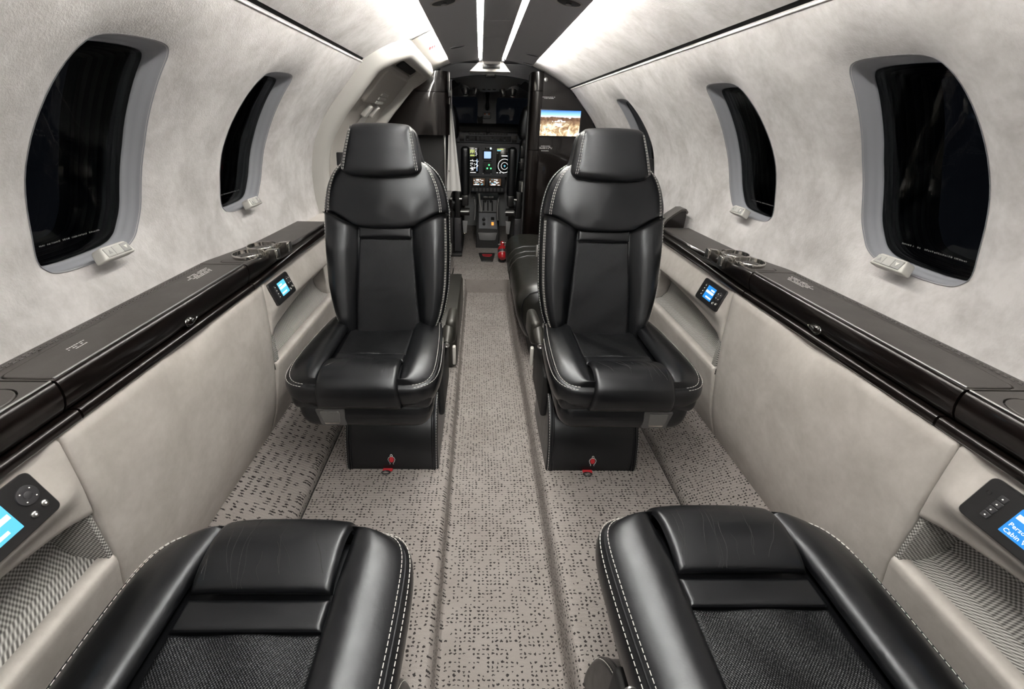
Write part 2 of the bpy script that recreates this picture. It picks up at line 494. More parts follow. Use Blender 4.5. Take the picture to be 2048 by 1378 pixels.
# ---- upper side walls with window openings
WOUT = catmull([(.716, .905), (.721, .95), (.727, 1.03), (.735, 1.11), (.748, 1.178), (.768, 1.217), (.80, 1.231), (.87, 1.236), (.925, 1.235), (.947, 1.224), (.957, 1.195),
                (.976, 1.12), (.988, 1.05), (.978, .96), (.953, .91), (.928, .887), (.89, .876), (.80, .872), (.745, .876), (.724, .887)], True, 4)
def wout(dy): return [(y + dy, z) for y, z in WOUT]
def inset(P, d):
    P = np.array(P); n = len(P); Q = []
    a = ((P[:, 0] * np.roll(P[:, 1], -1)) - (P[:, 1] * np.roll(P[:, 0], -1))).sum()
    for i in range(n):
        e = P[(i + 1) % n] - P[i - 1]; nn = np.array([-e[1], e[0]]); nn /= np.hypot(*nn)
        Q.append(tuple(P[i] + nn * d * (1 if a > 0 else -1)))
    return Q
def inpoly(p, P):
    x, y = p; c = False; j = len(P) - 1
    for i in range(len(P)):
        if (P[i][1] > y) != (P[j][1] > y) and x < (P[j][0] - P[i][0]) * (y - P[i][1]) / (P[j][1] - P[i][1]) + P[i][0]: c = not c
        j = i
    return c
def sheet(outer, holes, pts, fn):
    """constrained triangulation of a plane region, lifted by fn(a,b)"""
    V, E = [], []
    for L in [outer] + holes:
        n = len(V); V += [Vector(p) for p in L]; E += [(n + i, n + (i + 1) % len(L)) for i in range(len(L))]
    V += [Vector(p) for p in pts]
    r = geometry.delaunay_2d_cdt(V, E, [], 0, 1e-6)
    co, fs = r[0], r[2]; F = []
    for f in fs:
        c = sum((co[i] for i in f), Vector((0, 0))) / 3
        if not inpoly(c, outer) or any(inpoly(c, h) for h in holes): continue
        F.append(tuple(f))
    return [fn(p.x, p.y) for p in co], F
def distout(p, P):
    P = np.array(P); Q = np.roll(P, -1, 0); d = Q - P; w = np.array(p) - P
    t = np.clip((w * d).sum(1) / (d * d).sum(1), 0, 1)
    return float(np.min(np.hypot(*(w - d * t[:, None]).T)))
WINS = {1: [0.0, .575, 1.545], -1: [0.0, .575]}
for s in (1, -1):
    holes = [wout(d) for d in WINS[s]]
    y1 = YF if s > 0 else 3.28
    outer = [(y, .745) for y in np.linspace(YB, y1, 60)] + [(y1, z) for z in np.linspace(.77, 1.30, 22)] + [(y, 1.324) for y in np.linspace(y1, YB, 60)] + [(YB, z) for z in np.linspace(1.30, .77, 22)]
    pts = []
    for h in holes:
        for d in (-.004, -.009, -.016, -.025, -.036, -.05, -.066): pts += inset(h, d)
    for y in np.arange(YB + .03, y1 - .02, .04):
        for z in np.arange(.77, 1.315, .022):
            if all(distout((y, z), h) > .075 and not inpoly((y, z), h) for h in holes): pts.append((y, z))
    def lift(y, z):
        x = WX(z)
        for h in holes:
            if abs(y - (h[0][0] + .13)) < .3:
                q = max(0, 1 - distout((y, z), h) / .07); x += .022 * q * q
        return (s * x, y, z)
    vf = sheet(outer, holes, pts, lift)
    struct('wall_' + SIDE[s], vf if s > 0 else vf, 'suede', sharp=None, label='%s cabin side wall covered in pale mottled suede' % SIDE[s])
    # rolled top edge of the side wall and the shadow gap above it
    bead = [(.5185 + .0028 * math.cos(t), 1.3205 + .0028 * math.sin(t)) for t in np.linspace(0, 2 * PI, 14)[:-1]]
    struct('trim_%d' % (5 if s > 0 else 6), sd(sweep(bead, [YB, y1]), s), 'suede', label='rolled top edge of the %s side wall panel' % SIDE[s])
    struct('trim_%d' % (7 if s > 0 else 8), sd(sweep([(.532, 1.318), (.500, 1.345), (.508, 1.352), (.545, 1.325)], [YB, y1]), s), 'matte_black', label='dark joint between %s side wall and headliner' % SIDE[s])
# headliner
xs = np.linspace(-.509, .509, 61)
struct('ceiling', loft([[(x, y, HZ(abs(x))) for x in xs] for y in np.linspace(YB, 3.28, 44)], False, False), 'suede', sharp=None, label='curved headliner of pale mottled suede lit by the cove lamps')
# aft wall behind the viewer
ap = [(x, HZ(abs(x))) for x in np.linspace(-.5, .5, 21)] + [(WX(z), z) for z in np.linspace(1.32, .76, 12)] + [(.76, .2), (.57, .1), (.15, .1), (.15, 0), (-.15, 0), (-.15, .1), (-.57, .1), (-.76, .2)] + [(-WX(z), z) for z in np.linspace(.76, 1.32, 12)]
struct('wall_back', sweep(ap, [YB - .02, YB]), 'panel_leather', label='pale aft cabin wall')

# ---- windows
SWITCH = None
def make_window(n, s, dy, where):
    O = wout(dy)
    def L(ins, dx):
        P = inset(O, ins) if ins else O
        return [(s * (WX(z) + .022 + dx), y, z) for y, z in P]
    rev = loft([L(-.001, -.003), L(0, .002), L(.0005, .006), L(.001, .010), L(.003, .014), L(.005, .022), L(.006, .028), L(.008, .031), L(.0085, .034), L(.0085, .042)], True, False)
    w = struct('window_%d' % n, rev if s < 0 else flip(rev), 'reveal_plastic', label=where)
    def ring(nm, mat, a, b2, d0, d1):
        vf = loft([L(a, d0), L(a, d1), L((a + b2) / 2, d1 - .002), L(b2, d1), L(b2, d0 + .012)], True, False)
        mk(nm, vf if s < 0 else flip(vf), mat, w)
    for k, mt in enumerate(('rubber', 'seal_grey') * 5 + ('rubber',)):
        a, d0 = .0095 + k * .0011, .036 + k * .0085
        vf = loft([L(a, d0), L(a, d0 + .0065), L(a + .0012, d0 + .0085)], True, False)
        mk('seal_ring', vf if s < 0 else flip(vf), mt, w)
    def pane(ins, dx, nm):
        P = inset(O, ins); C = np.array(P).mean(0)
        pts = [tuple(C + (np.array(p) - C) * k) for k in (.3, .6, .85) for p in P[::3]]
        vf_ = sheet(P, [], pts, lambda y, z: (s * (WX(z) + .022 + dx), y, z))
        c0 = [Vector(vf_[0][i]) for i in vf_[1][0]]
        if (c0[1] - c0[0]).cross(c0[2] - c0[0]).x * s > 0: vf_ = flip(vf_)
        mk(nm, vf_, 'night_glass', w, sharp=None)
    pane(.0092, .036, 'inner_pane'); pane(.020, .128, 'outer_pane')
    vf = loft([L(.0215, .122), L(.0215, .15)], True, False)
    mk('outer_frame', vf if s < 0 else flip(vf), 'rubber', w)
    # shade switch on the sill
    yc = .833 + dy
    M = Matrix.Translation((s * .768, yc + .004, .8865)) @ Matrix.Rotation(s * math.radians(28), 4, 'Y')
    body = fmap(rbox(.0132, .0355, .0128, .005, 4, 3), lambda x, y, z: (x, y * (1 - .12 * (z / .0128)), z))
    sw = mk('shade_switch', xf(body, M), 'switch_plastic', w, label='white rocker switch unit for the window shade')
    for k, m2 in ((-1, 'switch_key'), (0, 'switch_key'), (1, 'switch_key_dark')):
        kk = -k if s > 0 else k
        kb = bx(-.0150, -.012, kk * .0202 - .0099, kk * .0202 + .0099, -.0082, .0086, .0010)
        mk('switch_key', xf(kb, M @ Matrix.Translation((0 if s > 0 else 0, 0, 0)) if s > 0 else M @ Matrix.Scale(-1, 4, (1, 0, 0))), m2, w) if True else None
    for k, up in ((-1, True), (1, False)):
        a = [(-.005, -.004), (.005, -.004), (0, .0045)] if up else [(-.005, .004), (.005, .004), (0, -.0045)]
        P = [(-.0156, (-k if s > 0 else k) * .0202 + p * .85, q * .85) for p, q in a]
        tri = (P + [(-.0146, y, z) for _, y, z in P], [(0, 1, 2), (5, 4, 3), (0, 3, 4, 1), (1, 4, 5, 2), (2, 5, 3, 0)])
        mk('arrow_mark', xf(tri, M if s > 0 else M @ Matrix.Scale(-1, 4, (1, 0, 0))), 'switch_key_dark' if up else 'switch_plastic', w, smooth=False)
    rnd = random.Random(n)
    def pr(a, b2, h):
        z = b2; return (s * (WX(z) + .022 + .0355), a, z)
    mk('etched_print', glyph_rows(pr, .765 + dy, .90 + dy, [(.914, 0, 1)], .0032, rnd, .0038), 'lamp_plate', w, smooth=False, kind='stuff')
    return w
make_window(1, -1, 0.0, 'large left cabin window beside the near ledge lid')
make_window(2, -1, .575, 'left cabin window beside the door frame')
make_window(3, 1, 0.0, 'large right cabin window beside the near ledge lid')
make_window(4, 1, .575, 'right cabin window above the front cup rings')
make_window(5, 1, 1.545, 'right cabin window next to the dark screen bulkhead')

# ---- lower side panels, pockets and sills
def lerp(a, b2, t): return a + (b2 - a) * t
def scoop(y, z): return .014 * math.exp(-((y - .83) / .075) ** 2 - ((z - .706) / .016) ** 2)
ZT = {'A': curve1([(-.95, .603), (.2, .603), (.30, .598), (.40, .585), (.505, .562)]), 'C': curve1([(1.15, .553), (1.25, .574), (1.45, .594), (1.78, .606)])}
for s in (1, -1):
    W = bpy.data.objects['wall_' + SIDE[s]]
    ye = 1.745
    # centre panel
    pr_ = [(.662, .714), (.656, .705), (.656, .69), (.657, .64), (.659, .60), (.6605, .563), (.6630, .548), (.668, .50), (.675, .44), (.686, .36), (.702, .29), (.722, .235), (.735, .205), (.74, .195)]
    def secB(y, e=0):
        P = [(s * (x + scoop(y, z) + e), y, z) for x, z in pr_]
        return P + [(s * .80, y, .195), (s * .80, y, .714)]
    ys = [.5030] + list(np.linspace(.507, 1.144, 34)) + [1.1475]
    vf = loft([secB(y, .004 if i in (0, len(ys) - 1) else 0) for i, y in enumerate(ys)])
    mk('side_panel', vf if s > 0 else flip(vf), 'panel_leather', W, sharp=50, label='pale leather panel under the table lid on the %s wall' % SIDE[s])
    for key, y0, y1 in (('A', YB, .4990), ('C', 1.1515, ye)):
        zt = ZT[key]
        def shoulder(y, e=0):
            t = zt(y)
            P = [(.664, .714), (.669, .706), (.667, .698), (.6535, .660), (.648, .644), (.6455, .632), (.647, .626), (.652, lerp(.626, t, .2)), (.659, lerp(.626, t, .4)), (.6645, lerp(.626, t, .62)), (.667, lerp(.626, t, .8)), (.669, t + .003), (.673, t), (.682, t - .001), (.72, t + .006)]
            f = min(1, (abs(y - (y1 if key == 'A' else y0))) / .040); f = f * f * (3 - 2 * f)
            PB = [(.662, .714), (.656, .706), (.656, .698), (.6565, .660), (.657, .644), (.6572, .632), (.6575, .626), (.658, lerp(.626, t, .2)), (.659, lerp(.626, t, .4)), (.660, lerp(.626, t, .62)), (.6605, lerp(.626, t, .8)), (.662, t + .003), (.666, t), (.676, t - .001), (.72, t + .006)]
            P = [(lerp(a[0], b2[0], f), lerp(a[1], b2[1], f)) for a, b2 in zip(PB, P)]
            return [(s * (x + e), y, z) for x, z in P] + [(s * .78, y, t + .006), (s * .78, y, .714)]
        ys = np.linspace(y0, y1, 24).tolist()
        if key == 'A': ys = ys[:-1] + [y1 - .044, y1 - .036, y1 - .028, y1 - .02, y1 - .012, y1 - .004, y1]; e0, e1 = 0, .004
        else: ys = [y0, y0 + .004, y0 + .012, y0 + .02, y0 + .028, y0 + .036, y0 + .044] + ys[2:]; e0, e1 = .004, 0
        vf = loft([shoulder(y, e0 if i == 0 else e1 if i == len(ys) - 1 else 0) for i, y in enumerate(ys)])
        where = 'near' if key == 'A' else 'forward'
        mk('shoulder_panel', vf if s > 0 else flip(vf), 'panel_leather', W, sharp=60, label='padded leather shoulder above the %s %s pocket' % (where, SIDE[s]))
        def niche(y):
            t = zt(y)
            return [(s * x, y, z) for x, z in [(.70, t + .004), (.742, t + .004), (.750, t - .02), (.752, .525), (.745, .496), (.725, .472), (.70, .464), (.674, .460), (.674, .44), (.785, .44), (.785, t + .012), (.70, t + .012)]]
        vf = loft([niche(y) for y in np.linspace(y0, y1 if key == 'A' else ye, 24)])
        mk('pocket_lining', vf if s > 0 else flip(vf), 'woven', W, sharp=40, label='grey basket weave lining of the %s %s pocket' % (where, SIDE[s]))
        if key == 'A':
            mk('pocket_end', sd(bx(.671, .785, .490, .4995, .44, .570, .002), s), 'woven', W, label='woven end of the near %s pocket' % SIDE[s])
        else:
            mk('pocket_end', sd(bx(.671, .785, 1.152, 1.18, .44, .55, .006), s), 'woven', W)
        sl = [(.700, .459), (.690, .4665), (.677, .4670), (.668, .4640), (.6655, .458), (.667, .445), (.675, .41), (.686, .36), (.702, .29), (.722, .235), (.735, .205), (.74, .195), (.80, .195), (.80, .459)]
        vf = sweep(sl, ys)
        vf = loft([[(s * (x + (.003 if i in (0, len(ys) - 1) else 0)), y, z) for x, z in sl] for i, y in enumerate(ys)])
        mk('pocket_sill', vf if s > 0 else flip(vf), 'panel_leather', W, sharp=60, label='leather sill below the %s %s pocket' % (where, SIDE[s]))
    # plain side trim forward of the seats
    mk('side_panel', sd(bx(.70, .80, ye + .004, 3.2, .20, .75, .006), s), 'panel_leather', W, label='plain pale lower wall panel in the entry area, %s side' % SIDE[s])

# ---- ledges: grey leather tops, dark lacquer fascia and rail
SEG = [(YB, .5255, 'near'), (.5295, 1.0855, 'middle'), (1.0895, 1.735, 'forward')]
for s in (1, -1):
    led = thing('side_ledge', 'dark lacquer and grey leather ledge along the %s cabin wall' % SIDE[s], 'ledge', (0, 0, 0))
    ztop = curve1([(-1, .789), (1.09, .789), (1.2, .782), (1.35, .772), (1.75, .766)])
    zr = curve1([(-1, .733), (1.1, .733), (1.25, .737), (1.40, .743), (1.75, .750)])
    zb = curve1([(-1, .714), (1.1, .714), (1.3, .719), (1.75, .725)])
    xo = curve1([(-1, .766), (1.2, .767), (1.75, .767)])
    LIDS = {'near': [[(.703 + .034 * math.cos(t), .47 + .036 * math.sin(t) * (1.35 if math.sin(t) < 0 else 1)) for t in np.linspace(0, 2 * PI, 28)[:-1]]],
            'middle': [rpoly([(.6625, .5345), (.738, .5345), (.744, .62), (.747, .85), (.744, 1.055), (.728, 1.070), (.6625, 1.0805)], .012)],
            'forward': [rpoly([(.672, 1.105), (.728, 1.102), (.735, 1.135), (.69, 1.15)], .014)]}
    for y0, y1, nm in SEG:
        ys = np.linspace(y0, y1, 22)
        tp = loft([[(s * x, y, z) for x, z in [(.6585, ztop(y) - .008), (.70, ztop(y) - .008), (.74, ztop(y) - .008), (xo(y) - .004, ztop(y) - .008), (xo(y) + .012, ztop(y) - .01), (xo(y) + .012, ztop(y) - .03), (.6585, ztop(y) - .03)]] for y in ys])
        if s > 0: tp = flip(tp)
        hl = [inset(q, -.0026) for q in LIDS[nm]]; xe = .7775
        ou = [(.6585, y) for y in ys] + [(x, y1) for x in np.linspace(.68, xe - .02, 5)] + [(xe, y) for y in reversed(ys)] + [(x, y0) for x in np.linspace(xe - .02, .68, 5)]
        pts = [(x, y) for x in (.675, .70, .725, .75) for y in ys[1:-1] if not any(inpoly((x, y), h) or distout((x, y), h) < .004 for h in hl)]
        sk = sheet(ou, hl, pts, lambda x, y: (s * x, y, ztop(y)))
        c0 = [Vector(sk[0][k]) for k in sk[1][0]]
        if (c0[1] - c0[0]).cross(c0[2] - c0[0]).z < 0: sk = flip(sk)
        walls = [loft([[(s * x, y, ztop(y)) for x, y in L], [(s * x, y, ztop(y) - .0085) for x, y in L]], True, False) for L in [ou] + hl]
        tp = join(tp, sk, *walls)
        mk('ledge_top', tp, 'ledge_leather', led, label='grey leather top of the %s ledge section' % nm)
        def fas(y):
            a, b2 = ztop(y), zr(y); k = (a - b2) / .056
            P = [(.664, a - .001), (.6585, a), (.6545, a - .002), (.6525, a - .007), (.6515, a - .016 * k), (.6525, a - .028 * k), (.6565, a - .040 * k), (.6625, b2 + .006), (.668, b2 + .001), (.70, b2), (.70, a - .03)]
            return [(s * x, y, z) for x, z in P]
        vf = loft([fas(y) for y in ys]); mk('fascia', vf if s < 0 else flip(vf), 'lacquer', led, sharp=55, label='glossy dark lacquer front of the %s ledge section' % nm)
        y1r = y1 + (.013 if nm == 'near' else .012 if nm == 'middle' else 0); y0r = y0 + (.013 if nm == 'middle' else .012 if nm == 'forward' else 0)
        def rail(y):
            a, b2 = zr(y), zb(y)
            return [(s * x, y, z) for x, z in [(.672, a - .0005), (.660, a), (.6555, a - .0015), (.6535, a - .005), (.6540, b2 + .004), (.657, b2 + .0006), (.662, b2), (.69, b2), (.69, a - .002)]]
        vf = loft([rail(y) for y in np.linspace(y0r, y1r, 22)]); mk('rail', vf if s < 0 else flip(vf), 'lacquer', led, sharp=55)
    zt0 = .7895
    top = lambda a, b2, h: (s * a, b2, ztop(b2) + .0005 + h)
    def plate(nm, poly, mat='ledge_leather', h=.0008, label=None):
        mk(nm, prism(poly, top, -.010, h, .0012), mat, led, label=label)
    plate('table_lid', LIDS['middle'][0], label='long leather covered lid of the fold-out table')
    plate('cup_lid', LIDS['near'][0], h=.0004, label='oval lid in the ledge top')
    plate('cup_lid', LIDS['forward'][0], h=.0004)
    # double stitch along the wall edge and the front edge of the top
    ys = np.linspace(YB, 1.08, 60)
    mk('stitching', join(stitch([(s * .7535, y, .7912) for y in ys], .0009, .006, .0045), stitch([(s * .7595, y, .7912) for y in ys], .0009, .006, .0045)), 'ledge_leather', led, kind='stuff', label='dark stitch rows on the wall side of the ledge')
    mk('edge_piping', join(tube([(s * .6585, y, .7905) for y in (YB, .5255)], .0014, 6), tube([(s * .6585, y, .7920) for y in (.531, 1.084)], .0014, 6)), 'brushed', led, label='fine bright line along the ledge edge')
    # chrome latch on the table fascia
    def lf(a, b2, h): return (s * (.6553 - h), .831 + a, .748 + b2)
    lp = mk('table_latch', prism([(.017 * math.cos(t), .0075 * math.sin(t) * (1 - .35 * math.cos(t))) for t in np.linspace(0, 2 * PI, 20)[:-1]], lf, -.004, .004, .003), 'lacquer', led, label='small leaf shaped latch with chrome rim')
    mk('latch_rim', tube([lf(.019 * math.cos(t), .0085 * math.sin(t) * (1 - .35 * math.cos(t)), .001) for t in np.linspace(0, 2 * PI, 26)[:-1]], .0011, 6, True), 'chrome', lp)
    mk('latch_button', prism([(.006 * math.cos(t) + .002, .0035 * math.sin(t)) for t in np.linspace(0, 2 * PI, 12)[:-1]], lf, .003, .006, .001), 'black_plastic', lp)
    # little block of white print on the lid
    rnd = random.Random(3 + s)
    f2 = lambda a, b2, h: (s * b2 if s > 0 else s * b2, a, zt0 + .0012 + h)
    mk('safety_print', glyph_rows(f2, .955, 1.05, [(.708, .12, .8), (.714, .1, .86), (.720, .0, .9), (.726, .14, .92), (.732, .2, 1.0)], .0038, rnd, .006), 'white_print', led, smooth=False, kind='stuff', label='block of tiny white print on the table lid')
    if s < 0:
        mk('safety_print', glyph_rows(f2, .615, .65, [(.700, .2, .8), (.706, .0, .9), (.712, .1, 1.0)], .003, rnd, .0045), 'white_print', led, smooth=False, kind='stuff')

# ---- fold-out cup rings
def cup_ring(s, x, y, label):
    r = thing('cup_ring', label, 'cup holder', (s * x, y, .782), 0, 'chrome cup rings on the %s ledge' % SIDE[s])
    vf = lathe([(.0362, .014), (.0378, .0135), (.0388, .015), (.0390, .0235), (.0380, .0250), (.0366, .0240), (.0364, .0155), (.0362, .014)], (0, 0, 0), (0, 0, 1), 40)
    mk('ring', (vf[0], vf[1][:-2]), 'chrome', r)
    w = [(-.030, .018), (-.038, .027), (-.064, .030), (-.068, .024), (-.062, -.002), (-.055, -.004), (-.040, .006)]
    vf = loft([[(s * a, yy, z) for a, z in w] for yy in (.014, .018, .026, .029)])
    mk('bracket', vf if s > 0 else flip(vf), 'chrome', r, label='wedge shaped chrome bracket of the cup ring')
    mk('lug', sd(bx(-.071, -.062, .011, .032, .004, .031, .004), s), 'chrome', r)
    mk('post', lathe([(.005, -.004), (.005, .014)], (s * .036, 0, 0), (0, 0, 1), 10), 'brushed', r)
for s, pts in ((1, ((.668, 1.136), (.668, 1.212))), (-1, ((.668, 1.136), (.668, 1.216)))):
    for i, (x, y) in enumerate(pts):
        cup_ring(s, x, y, 'chrome fold-out cup ring on the %s ledge, %s table lid' % (SIDE[s], 'next to the' if i == 0 else 'farther from the'))

# ---- passenger control units on the shoulder panels
def control_unit(s, y0, y1, fwd, label):
    P0 = Vector((s * .6675, 0, .699)); P1 = Vector((s * .6455, 0, .636))
    up = (P0 - P1).normalized(); nrm = Vector((-s * up.z, 0, s * up.x)) ; 
    if nrm.x * s > 0: nrm = -nrm
    H = (P0 - P1).length; yc = (y0 + y1) / 2; L = (y1 - y0) / 2
    base = P1 + Vector((0, yc, 0)); r = thing('control_unit', label, 'control panel', base)
    # local: a along the cabin, b up the slope, h out of the panel
    fn = lambda a, b2, h: tuple(Vector((0, a, 0)) + up * b2 + nrm * h)
    mk('bezel', prism(rrect(-L, L, -.002, H - .001, .008, 4), fn, -.012, .0055, .0015), 'black_plastic', r)
    f = -s if False else 1
    a0, a1 = (-.020, .028) if fwd else (-.028, .020)
    mk('screen', prism(rrect(a0, a1, .012, .052, .001, 2), fn, .0052, .0062), 'cyan_screen' if s < 0 else 'blue_screen', r, smooth=False, label='lit blue touch screen')
    bars = []
    for k, (b2, c0, c1, mt) in enumerate(((.041, .08, .5, 0), (.031, .05, .95, 1), (.024, .05, .6, 0), (.017, .05, .7, 0))):
        q = [(lerp(a0, a1, c0), b2), (lerp(a0, a1, c1), b2), (lerp(a0, a1, c1), b2 + (.0045 if not mt else .007)), (lerp(a0, a1, c0), b2 + (.0045 if not mt else .007))]
        if k == 1 and not fwd and s > 0:
            mk('menu_bar', prism([(qa, qb + .0065) for qa, qb in q], fn, .0058, .0066), 'screen_white', r, smooth=False)
        elif (k == 3 or k == 1 or k == 0) and not (not fwd and s > 0):
            mk('menu_bar', prism(q, fn, .0058, .0066), 'screen_white', r, smooth=False)
    dd = 1 if fwd else 1
    wc = .046 if s < 0 else -.046
    wc = .047 if s * (1 if fwd else 1) < 0 else -.047
    o = Vector(fn(wc, .040, .0052))
    whl = mk('ring_key', lathe([(.0135, 0), (.0132, .0022), (.010, .0030), (.0062, .0026)], o, nrm, 22), 'dark_metal', r, label='round ring shaped selector key')
    mk('centre_key', lathe([(.0055, 0), (.0053, .0032), (.003, .0042), (.0, .0044)], o, nrm, 14), 'dark_metal', r)
    for k in range(4):
        t = PI / 4 + k * PI / 2
        mk('key_lamp', lathe([(.0008, .0024), (.0006, .0036), (0, .0038)], Vector(fn(wc + .0095 * math.cos(t), .040 + .0095 * math.sin(t), .0052)), nrm, 8), 'key_light', r)
    for da, db in ((-.010, .0145), (.007, .0175)):
        q = Vector(fn(wc + (da if s < 0 else -da), db, .0052))
        mk('round_key', lathe([(.0046, 0), (.0044, .002), (.0028, .0030), (0, .0033)], q, nrm, 14), 'brushed', r)
        mk('key_lamp', lathe([(.0016, .0028), (.001, .0038), (0, .004)], q, nrm, 8), 'key_light', r)
    sx = -wc * .86
    for k in range(4):
        q = rrect(sx - .005, sx + .005, .013 + k * .0098, .0218 + k * .0098, .0012, 2)
        mk('side_key', prism(q, fn, .005, .0070, .0008), 'dark_metal', r)
        mk('key_lamp', lathe([(.0009, .0062), (.0007, .0078), (0, .008)], Vector(fn(sx, .0174 + k * .0098, 0)), nrm, 8), 'key_light', r)
    mk('jack', lathe([(.0034, .005), (.0034, .0062), (.002, .0062), (.0015, .0045)], Vector(fn(-wc * 1.22, .044, 0)), nrm, 12), 'rubber', r)
    return r, fn, (a0, a1), up, nrm
control_unit(-1, 1.184, 1.320, True, 'small control unit with lit screen on the left wall below the forward cup rings')
control_unit(1, 1.184, 1.320, True, 'small control unit with lit screen on the right wall below the forward cup rings')
cl = control_unit(-1, .312, .448, False, 'near control unit on the left wall above the weave pocket')
cr = control_unit(1, .312, .448, False, 'near control unit on the right wall above the weave pocket')
# readable menu lines on the near right screen, laid along the cabin
r, fn, (a0, a1), up, nrm = cr
for body, b2 in (('Personal', .0250), ('Cabin Video', .0155)):
    org = Vector(fn(a1 - .003, b2, .0067))
    M = Matrix.Identity(4); ax, ay, az = Vector((0, -1, 0)), up, nrm
    for i in range(3): M[i][0], M[i][1], M[i][2], M[i][3] = ax[i], ay[i], az[i], org[i]
    text_mesh(body, .0082, M, 'menu_text', 'screen_text', r)

# ---- overhead panel with cove lamps
CP = thing('ceiling_panel', 'long grey overhead panel with two bright strip lamps between its slabs', 'ceiling panel', (0, 0, 0))
wing = [(.0765, 1.440), (.10, 1.4385), (.14, 1.4365), (.158, 1.4345), (.180, 1.4295), (.215, 1.4235), (.232, 1.4195), (.2375, 1.4200), (.2385, 1.4235), (.2355, 1.4270), (.215, 1.4315), (.16, 1.4425), (.10, 1.4500), (.0765, 1.4520)]
for s in (1, -1):
    ye = 3.018
    def wsec(y):
        t = max(0, (y - 2.955) / (ye - 2.955)); return [(s * (x if x > .15 else lerp(x, .135 + x * .1, t * .85)), y, z) for x, z in wing]
    ys = list(np.linspace(YB + .01, 2.955, 20)) + [2.975, 2.995, ye]
    vf = loft([wsec(y) for y in ys]); mk('side_slab', vf if s < 0 else flip(vf), 'ceiling_plastic', CP, label='%s grey slab of the overhead panel' % SIDE[s])
    # cove lamp tucked on top of the slab, shining on the headliner
    q = [(s * .2335, 1.4275), (s * .2365, 1.4270), (s * .2365, 1.4360), (s * .2335, 1.4360)]
    for a, b2, nm in ((1.50, 3.01, 'cove_lamp'), (YB + .02, 1.50, 'cove_lamp_%s_offscreen' % SIDE[s])):
        vf = sweep(q, [a, b2]); mk(nm, vf if s < 0 else flip(vf), 'cove_lamp', CP, smooth=False, label='hidden warm lamp strip above the %s slab' % SIDE[s])
    q = [(s * .0590, 1.4515), (s * .0735, 1.4515), (s * .0735, 1.4535), (s * .0590, 1.4535)]
    for a, b2, nm in ((1.50, 2.99, 'strip_lamp'), (YB + .02, 1.50, 'strip_lamp_%s_offscreen' % SIDE[s])):
        vf = sweep(q, [a, b2]); mk(nm, vf if s < 0 else flip(vf), 'strip_lamp', CP, smooth=False, label='bright narrow strip lamp beside the %s slab' % SIDE[s])
    mk('strip_end', bx(s * .058, s * .0745, 2.99, 3.004, 1.437, 1.452, .002), 'dark_metal', CP)
for y0, y1 in ((YB + .01, 1.848), (1.851, 2.196), (2.199, 2.998)):
    mk('centre_slab', bx(-.0560, .0560, y0, y1, 1.4372, 1.4475, .003), 'centre_plastic', CP, label='flat grey centre slab between the strip lamps')
# small air vents and lamps let into the slabs
def vent(x, y, rx, ry, eye):
    z = 1.4345 if abs(x) < .17 else 1.4300 if abs(x) < .19 else 1.4258 if abs(x) < .21 else 1.4225
    sl = .17 if abs(x) > .16 else .05
    M = Matrix.Translation((x, y, z)) @ Matrix.Rotation((1 if x > 0 else -1) * sl, 4, 'Y')
    P = [(rx * math.cos(t), ry * math.sin(t)) for t in np.linspace(0, 2 * PI, 26)[:-1]]
    v = mk('air_vent', xf(loft([[(a * 1.12, b2 * 1.15, .001) for a, b2 in P], [(a * 1.12, b2 * 1.15, -.0022) for a, b2 in P], [(a, b2, -.0026) for a, b2 in P], [(a * .93, b2 * .9, .004) for a, b2 in P]], True, False), M), 'light_plastic' if eye else 'ceiling_plastic', CP, label='round air outlet in the overhead panel')
    mk('vent_throat', xf(loft([[(a * .95, b2 * .92, .0015) for a, b2 in P], [(a * .95, b2 * .92, -.0014) for a, b2 in P], [(a * .6, b2 * .6, -.0024) for a, b2 in P]]), M), 'rubber', v)
    if eye: mk('vent_nozzle', xf(lathe([(.008, -.002), (.009, -.006), (.005, -.008), (0, -.008)], (0, 0, 0), (0, 0, 1), 12), M), 'brushed', v)
vent(-.170, 2.42, .034, .024, False); vent(.196, 2.59, .032, .022, False); vent(.205, 2.93, .030, .020, False)
vent(.185, 1.53, .036, .034, True); vent(-.172, 1.57, .036, .034, True); vent(.180, .6, .023, .026, True); vent(-.165, .6, .024, .026, True)
# end cap with small sign window
ec = [(-.128, 1.388), (.112, 1.388), (.066, 1.438), (-.070, 1.438)]
vf = loft([[(x, y, z) for x, z in ec] for y in (3.012, 3.020, 3.16)]); mk('end_cap', flip(vf), 'light_plastic', CP, label='light trapezoid end piece of the overhead panel')
mk('sign_window', bx(-.052, .050, 3.006, 3.016, 1.403, 1.424, .002), 'black_plastic', CP, label='small dark unlit sign in the end cap')
for x in (-.036, -.018): mk('sign_mark', bx(x - .005, x + .005, 3.0045, 3.0065, 1.412, 1.416, .0005), 'lamp_plate', CP)
# small warning tag on the headliner beside the door
ct = thing('warning_tag', 'tiny white tag with red lines on the headliner above the door', 'label', (-.292, 2.46, HZ(.292) - .001))
mt = Matrix.Rotation(-math.atan2(HZ(.27) - HZ(.31), .04), 4, 'Y') @ Matrix.Rotation(.15, 4, 'Z')
mk('card', xf(bx(-.022, .022, -.03, .03, -.004, 0, .001), mt), 'white_print', ct)
for k in range(3): mk('red_line', xf(bx(-.016 + k * .012, -.010 + k * .012, -.024, .024, -.0055, -.0035, .0004), mt), 'red_fabric', ct)

